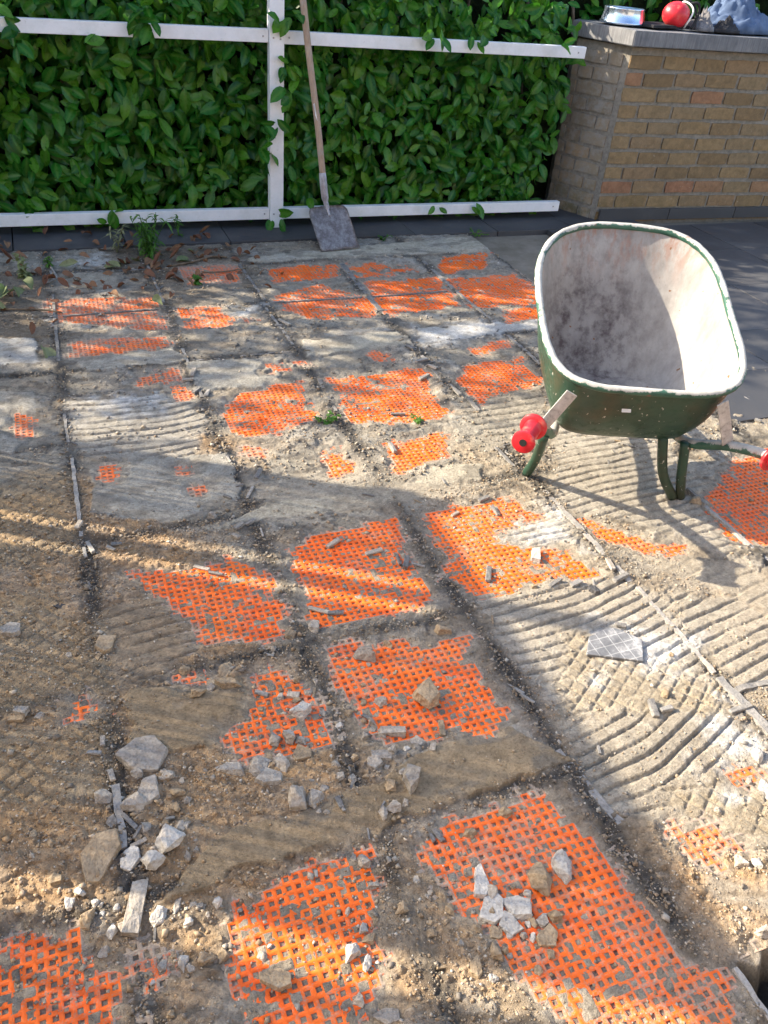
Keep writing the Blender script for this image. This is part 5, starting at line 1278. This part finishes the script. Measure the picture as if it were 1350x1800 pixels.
for x, y, s in ((-.22, 4.20, 1.9), (-.27, 4.12, 1.6), (-.12, 4.45, 1.3), (.63, 4.56, 1.5), (.36, 4.55, 1.2), (-.16, 4.33, 1.2), (.72, 4.72, 1.1), (.40, 4.62, 1.0), (.33, 4.50, 1.3), (-.10, 3.55, 1.3), (.42, 4.0, 1.1), (-.2, 4.28, 1.4), (-.24, 4.02, 1.3), (.02, 4.55, 1.1)): litter(x, y, s, True)
LEAFS = _keep
def twig(pts, r, m, label):
    z = [height_at(x, y) for x, y in pts]; bm = bmesh.new(); c = pts[0]
    tube(bm, smooth_path([(x-c[0], y-c[1], zz-z[0]+.004+random.uniform(0, .004)) for (x, y), zz in zip(pts, z)], 3), r, 7)
    o = tag(obj('twig', bm, MAT[m], None, True), label, 'twig'); o.location = (c[0], c[1], z[0]+r*.6)
twig([(-.03, 4.66), (-.01, 4.50), (.0, 4.40), (-.06, 4.32)], .006, 'twig_pale', 'bent pale twig at the left joint near the hedge')
twig([(.58, 4.50), (.72, 4.55), (.84, 4.60), (.92, 4.585)], .006, 'twig', 'long brown twig right of the big weed')
twig([(.74, 4.40), (.86, 4.38), (1.0, 4.42)], .004, 'twig', 'thin dark twig at the right end of the litter')
twig([(-.24, 4.02), (-.1, 4.00), (.0, 3.95)], .004, 'twig', 'thin dark twig at the left edge of the picture')
def weed(name, x, y, h, n, spread, label, m='grass_leaf', wide=.006):
    root = tag(empty(name, (x, y, height_at(x, y))), label, 'weed'); 
    bs = bmesh.new(); bl = bmesh.new()
    for k in range(max(3, n//14)):
        a = random.uniform(0, 6.28); t = random.uniform(.1, .5)*spread; p = [(0, 0, -.01), (t*.4*math.cos(a), t*.4*math.sin(a), h*.4), (t*math.cos(a), t*math.sin(a), h*random.uniform(.7, 1))]; tube(bs, smooth_path(p, 4), .0018, 5)
        sp_ = smooth_path(p, 8)
        for q in range(14):
            c = sp_[random.randrange(3, len(sp_))]; d = Vector((random.gauss(0, 1), random.gauss(0, 1), random.uniform(-.1, 1.0))).normalized(); L = random.uniform(.03, .065)*(h/.16)**.5; s = d.cross(Vector((0, 0, 1))).normalized()*wide*random.uniform(.7, 1.3); prev = None
            for i in range(5):
                tt = i/4; pp = c+d*L*tt+Vector((0, 0, -.5*L*tt*tt)); w = s*(math.sin(math.pi*min(.97, .12+tt*.85)))
                pr = (bl.verts.new(pp-w), bl.verts.new(pp+w))
                if prev: bl.faces.new((prev[0], prev[1], pr[1], pr[0]))
                prev = pr
    obj('stem', bs, MAT[m], root, True); o = obj('weed_leaves', bl, MAT[m], root, True); o['kind'] = 'stuff'
weed('weed', .507, 4.667, .25, 190, .20, 'tallest bushy green weed growing amid leaf litter by the hedge')
weed('weed', .47, 4.73, .13, 40, .14, 'bushy green weed just behind the tallest weed')
weed('weed', .682, 4.239, .05, 40, .10, 'low green weed right of the litter, on the orange mat', wide=.009)
weed('weed', .908, 2.67, .025, 28, .12, 'flat dark green weed on crumbs in mid floor', wide=.007)
weed('weed', 1.26, 2.60, .025, 16, .07, 'tiny green sprout right of the flat mid floor weed')
weed('weed', .34, 4.78, .17, 20, .10, 'yellowish dry weed left of the tallest weed', 'wilted_leaf')
weed('weed', .72, 5.0, .13, 12, .06, 'single thin sprout on the dark strip below the fence')
weed('weed', -.03, 4.58, .06, 34, .10, 'low green weed on the left joint near the hedge')
weed('weed', -.14, 4.42, .12, 40, .12, 'wilted pale weed at the left edge of the litter', 'wilted_leaf', .010)
weed('moss_tuft', 1.95, 4.80, .03, 40, .2, 'low green moss tuft right of the shovel blade', wide=.006)
weed('moss_tuft', 2.6, 4.80, .03, 40, .2, 'low green moss tuft midway between shovel and brick wall', wide=.006)

# ------------------------------------------------------------------ unseen reed screen left of the patio, added to streak and filter the sun
scr = tag(empty('added_reed_screen', (-1.5, 2.0, -.02)), 'added sun filter of reed with timber posts and top beam, unseen left of patio', 'screen')
BZ0, BZ1 = 1.620, 1.708                                              # under and upper side of the top beam
def sbox(name, x, y0, y1, z0, z1, t, m='timber'): return box_obj(name, (x+1.5, (y0+y1)/2-2.0, (z0+z1)/2+.02), (t, y1-y0, z1-z0), MAT[m], scr)
bm = bmesh.new(); y = -1.6; step = .0145
while y < 3.60:
    if not (1.725 < y < 1.805 or 2.912 < y < 3.088):
        tube(bm, [(random.uniform(-.002, .002), y-2.0, .02), (random.uniform(-.002, .002), y-2.0+random.uniform(-.002, .002), BZ0+.03)], .0060, 6)
    y += step*random.uniform(.93, 1.07)
o = obj('reeds', bm, MAT['timber'], scr); o['kind'] = 'stuff'
sbox('top_beam', -1.5, -1.65, 3.62, BZ0, BZ1, .05)
sbox('post', -1.5, 2.975, 3.028, 0, 1.90, .05)
for a in (-1.6, .1, 3.56): sbox('post', -1.56, a, a+.06, 0, 1.80, .06)
# house front behind the viewer, whose sunlit render lights the near floor
hs = tag(empty('house_front', (1.5, -1.9, -.05)), 'cream rendered house front facing the patio and hedge', 'house')
def hbox(name, c, s, m): o = box_obj(name, (c[0]-1.5, c[1]+1.9, c[2]+.05), s, m, hs); return o
MH = Mat('cream_render', (.70, .56, .40), .9, spec=.2); MH.bump(MH.noise(60, 4, .6, MH.pos()), .4, .004)
for a, b, z0, z1 in ((-4.0, .3, 0, 3.0), (.3, 2.3, 2.25, 3.0), (2.3, 7.0, 0, 3.0)): hbox('wall_panel', ((a+b)/2, -2.0, (z0+z1)/2), (b-a, .2, z1-z0), MH.m)
hbox('door_frame', (1.3, -2.02, 1.12), (2.0, .10, 2.24), MAT['white']); hbox('door_glass', (1.3, -1.965, 1.12), (1.8, .01, 2.05), MAT['rubber'])
hbox('gutter', (1.5, -1.84, 2.95), (11.0, .12, .12), MAT['white'])
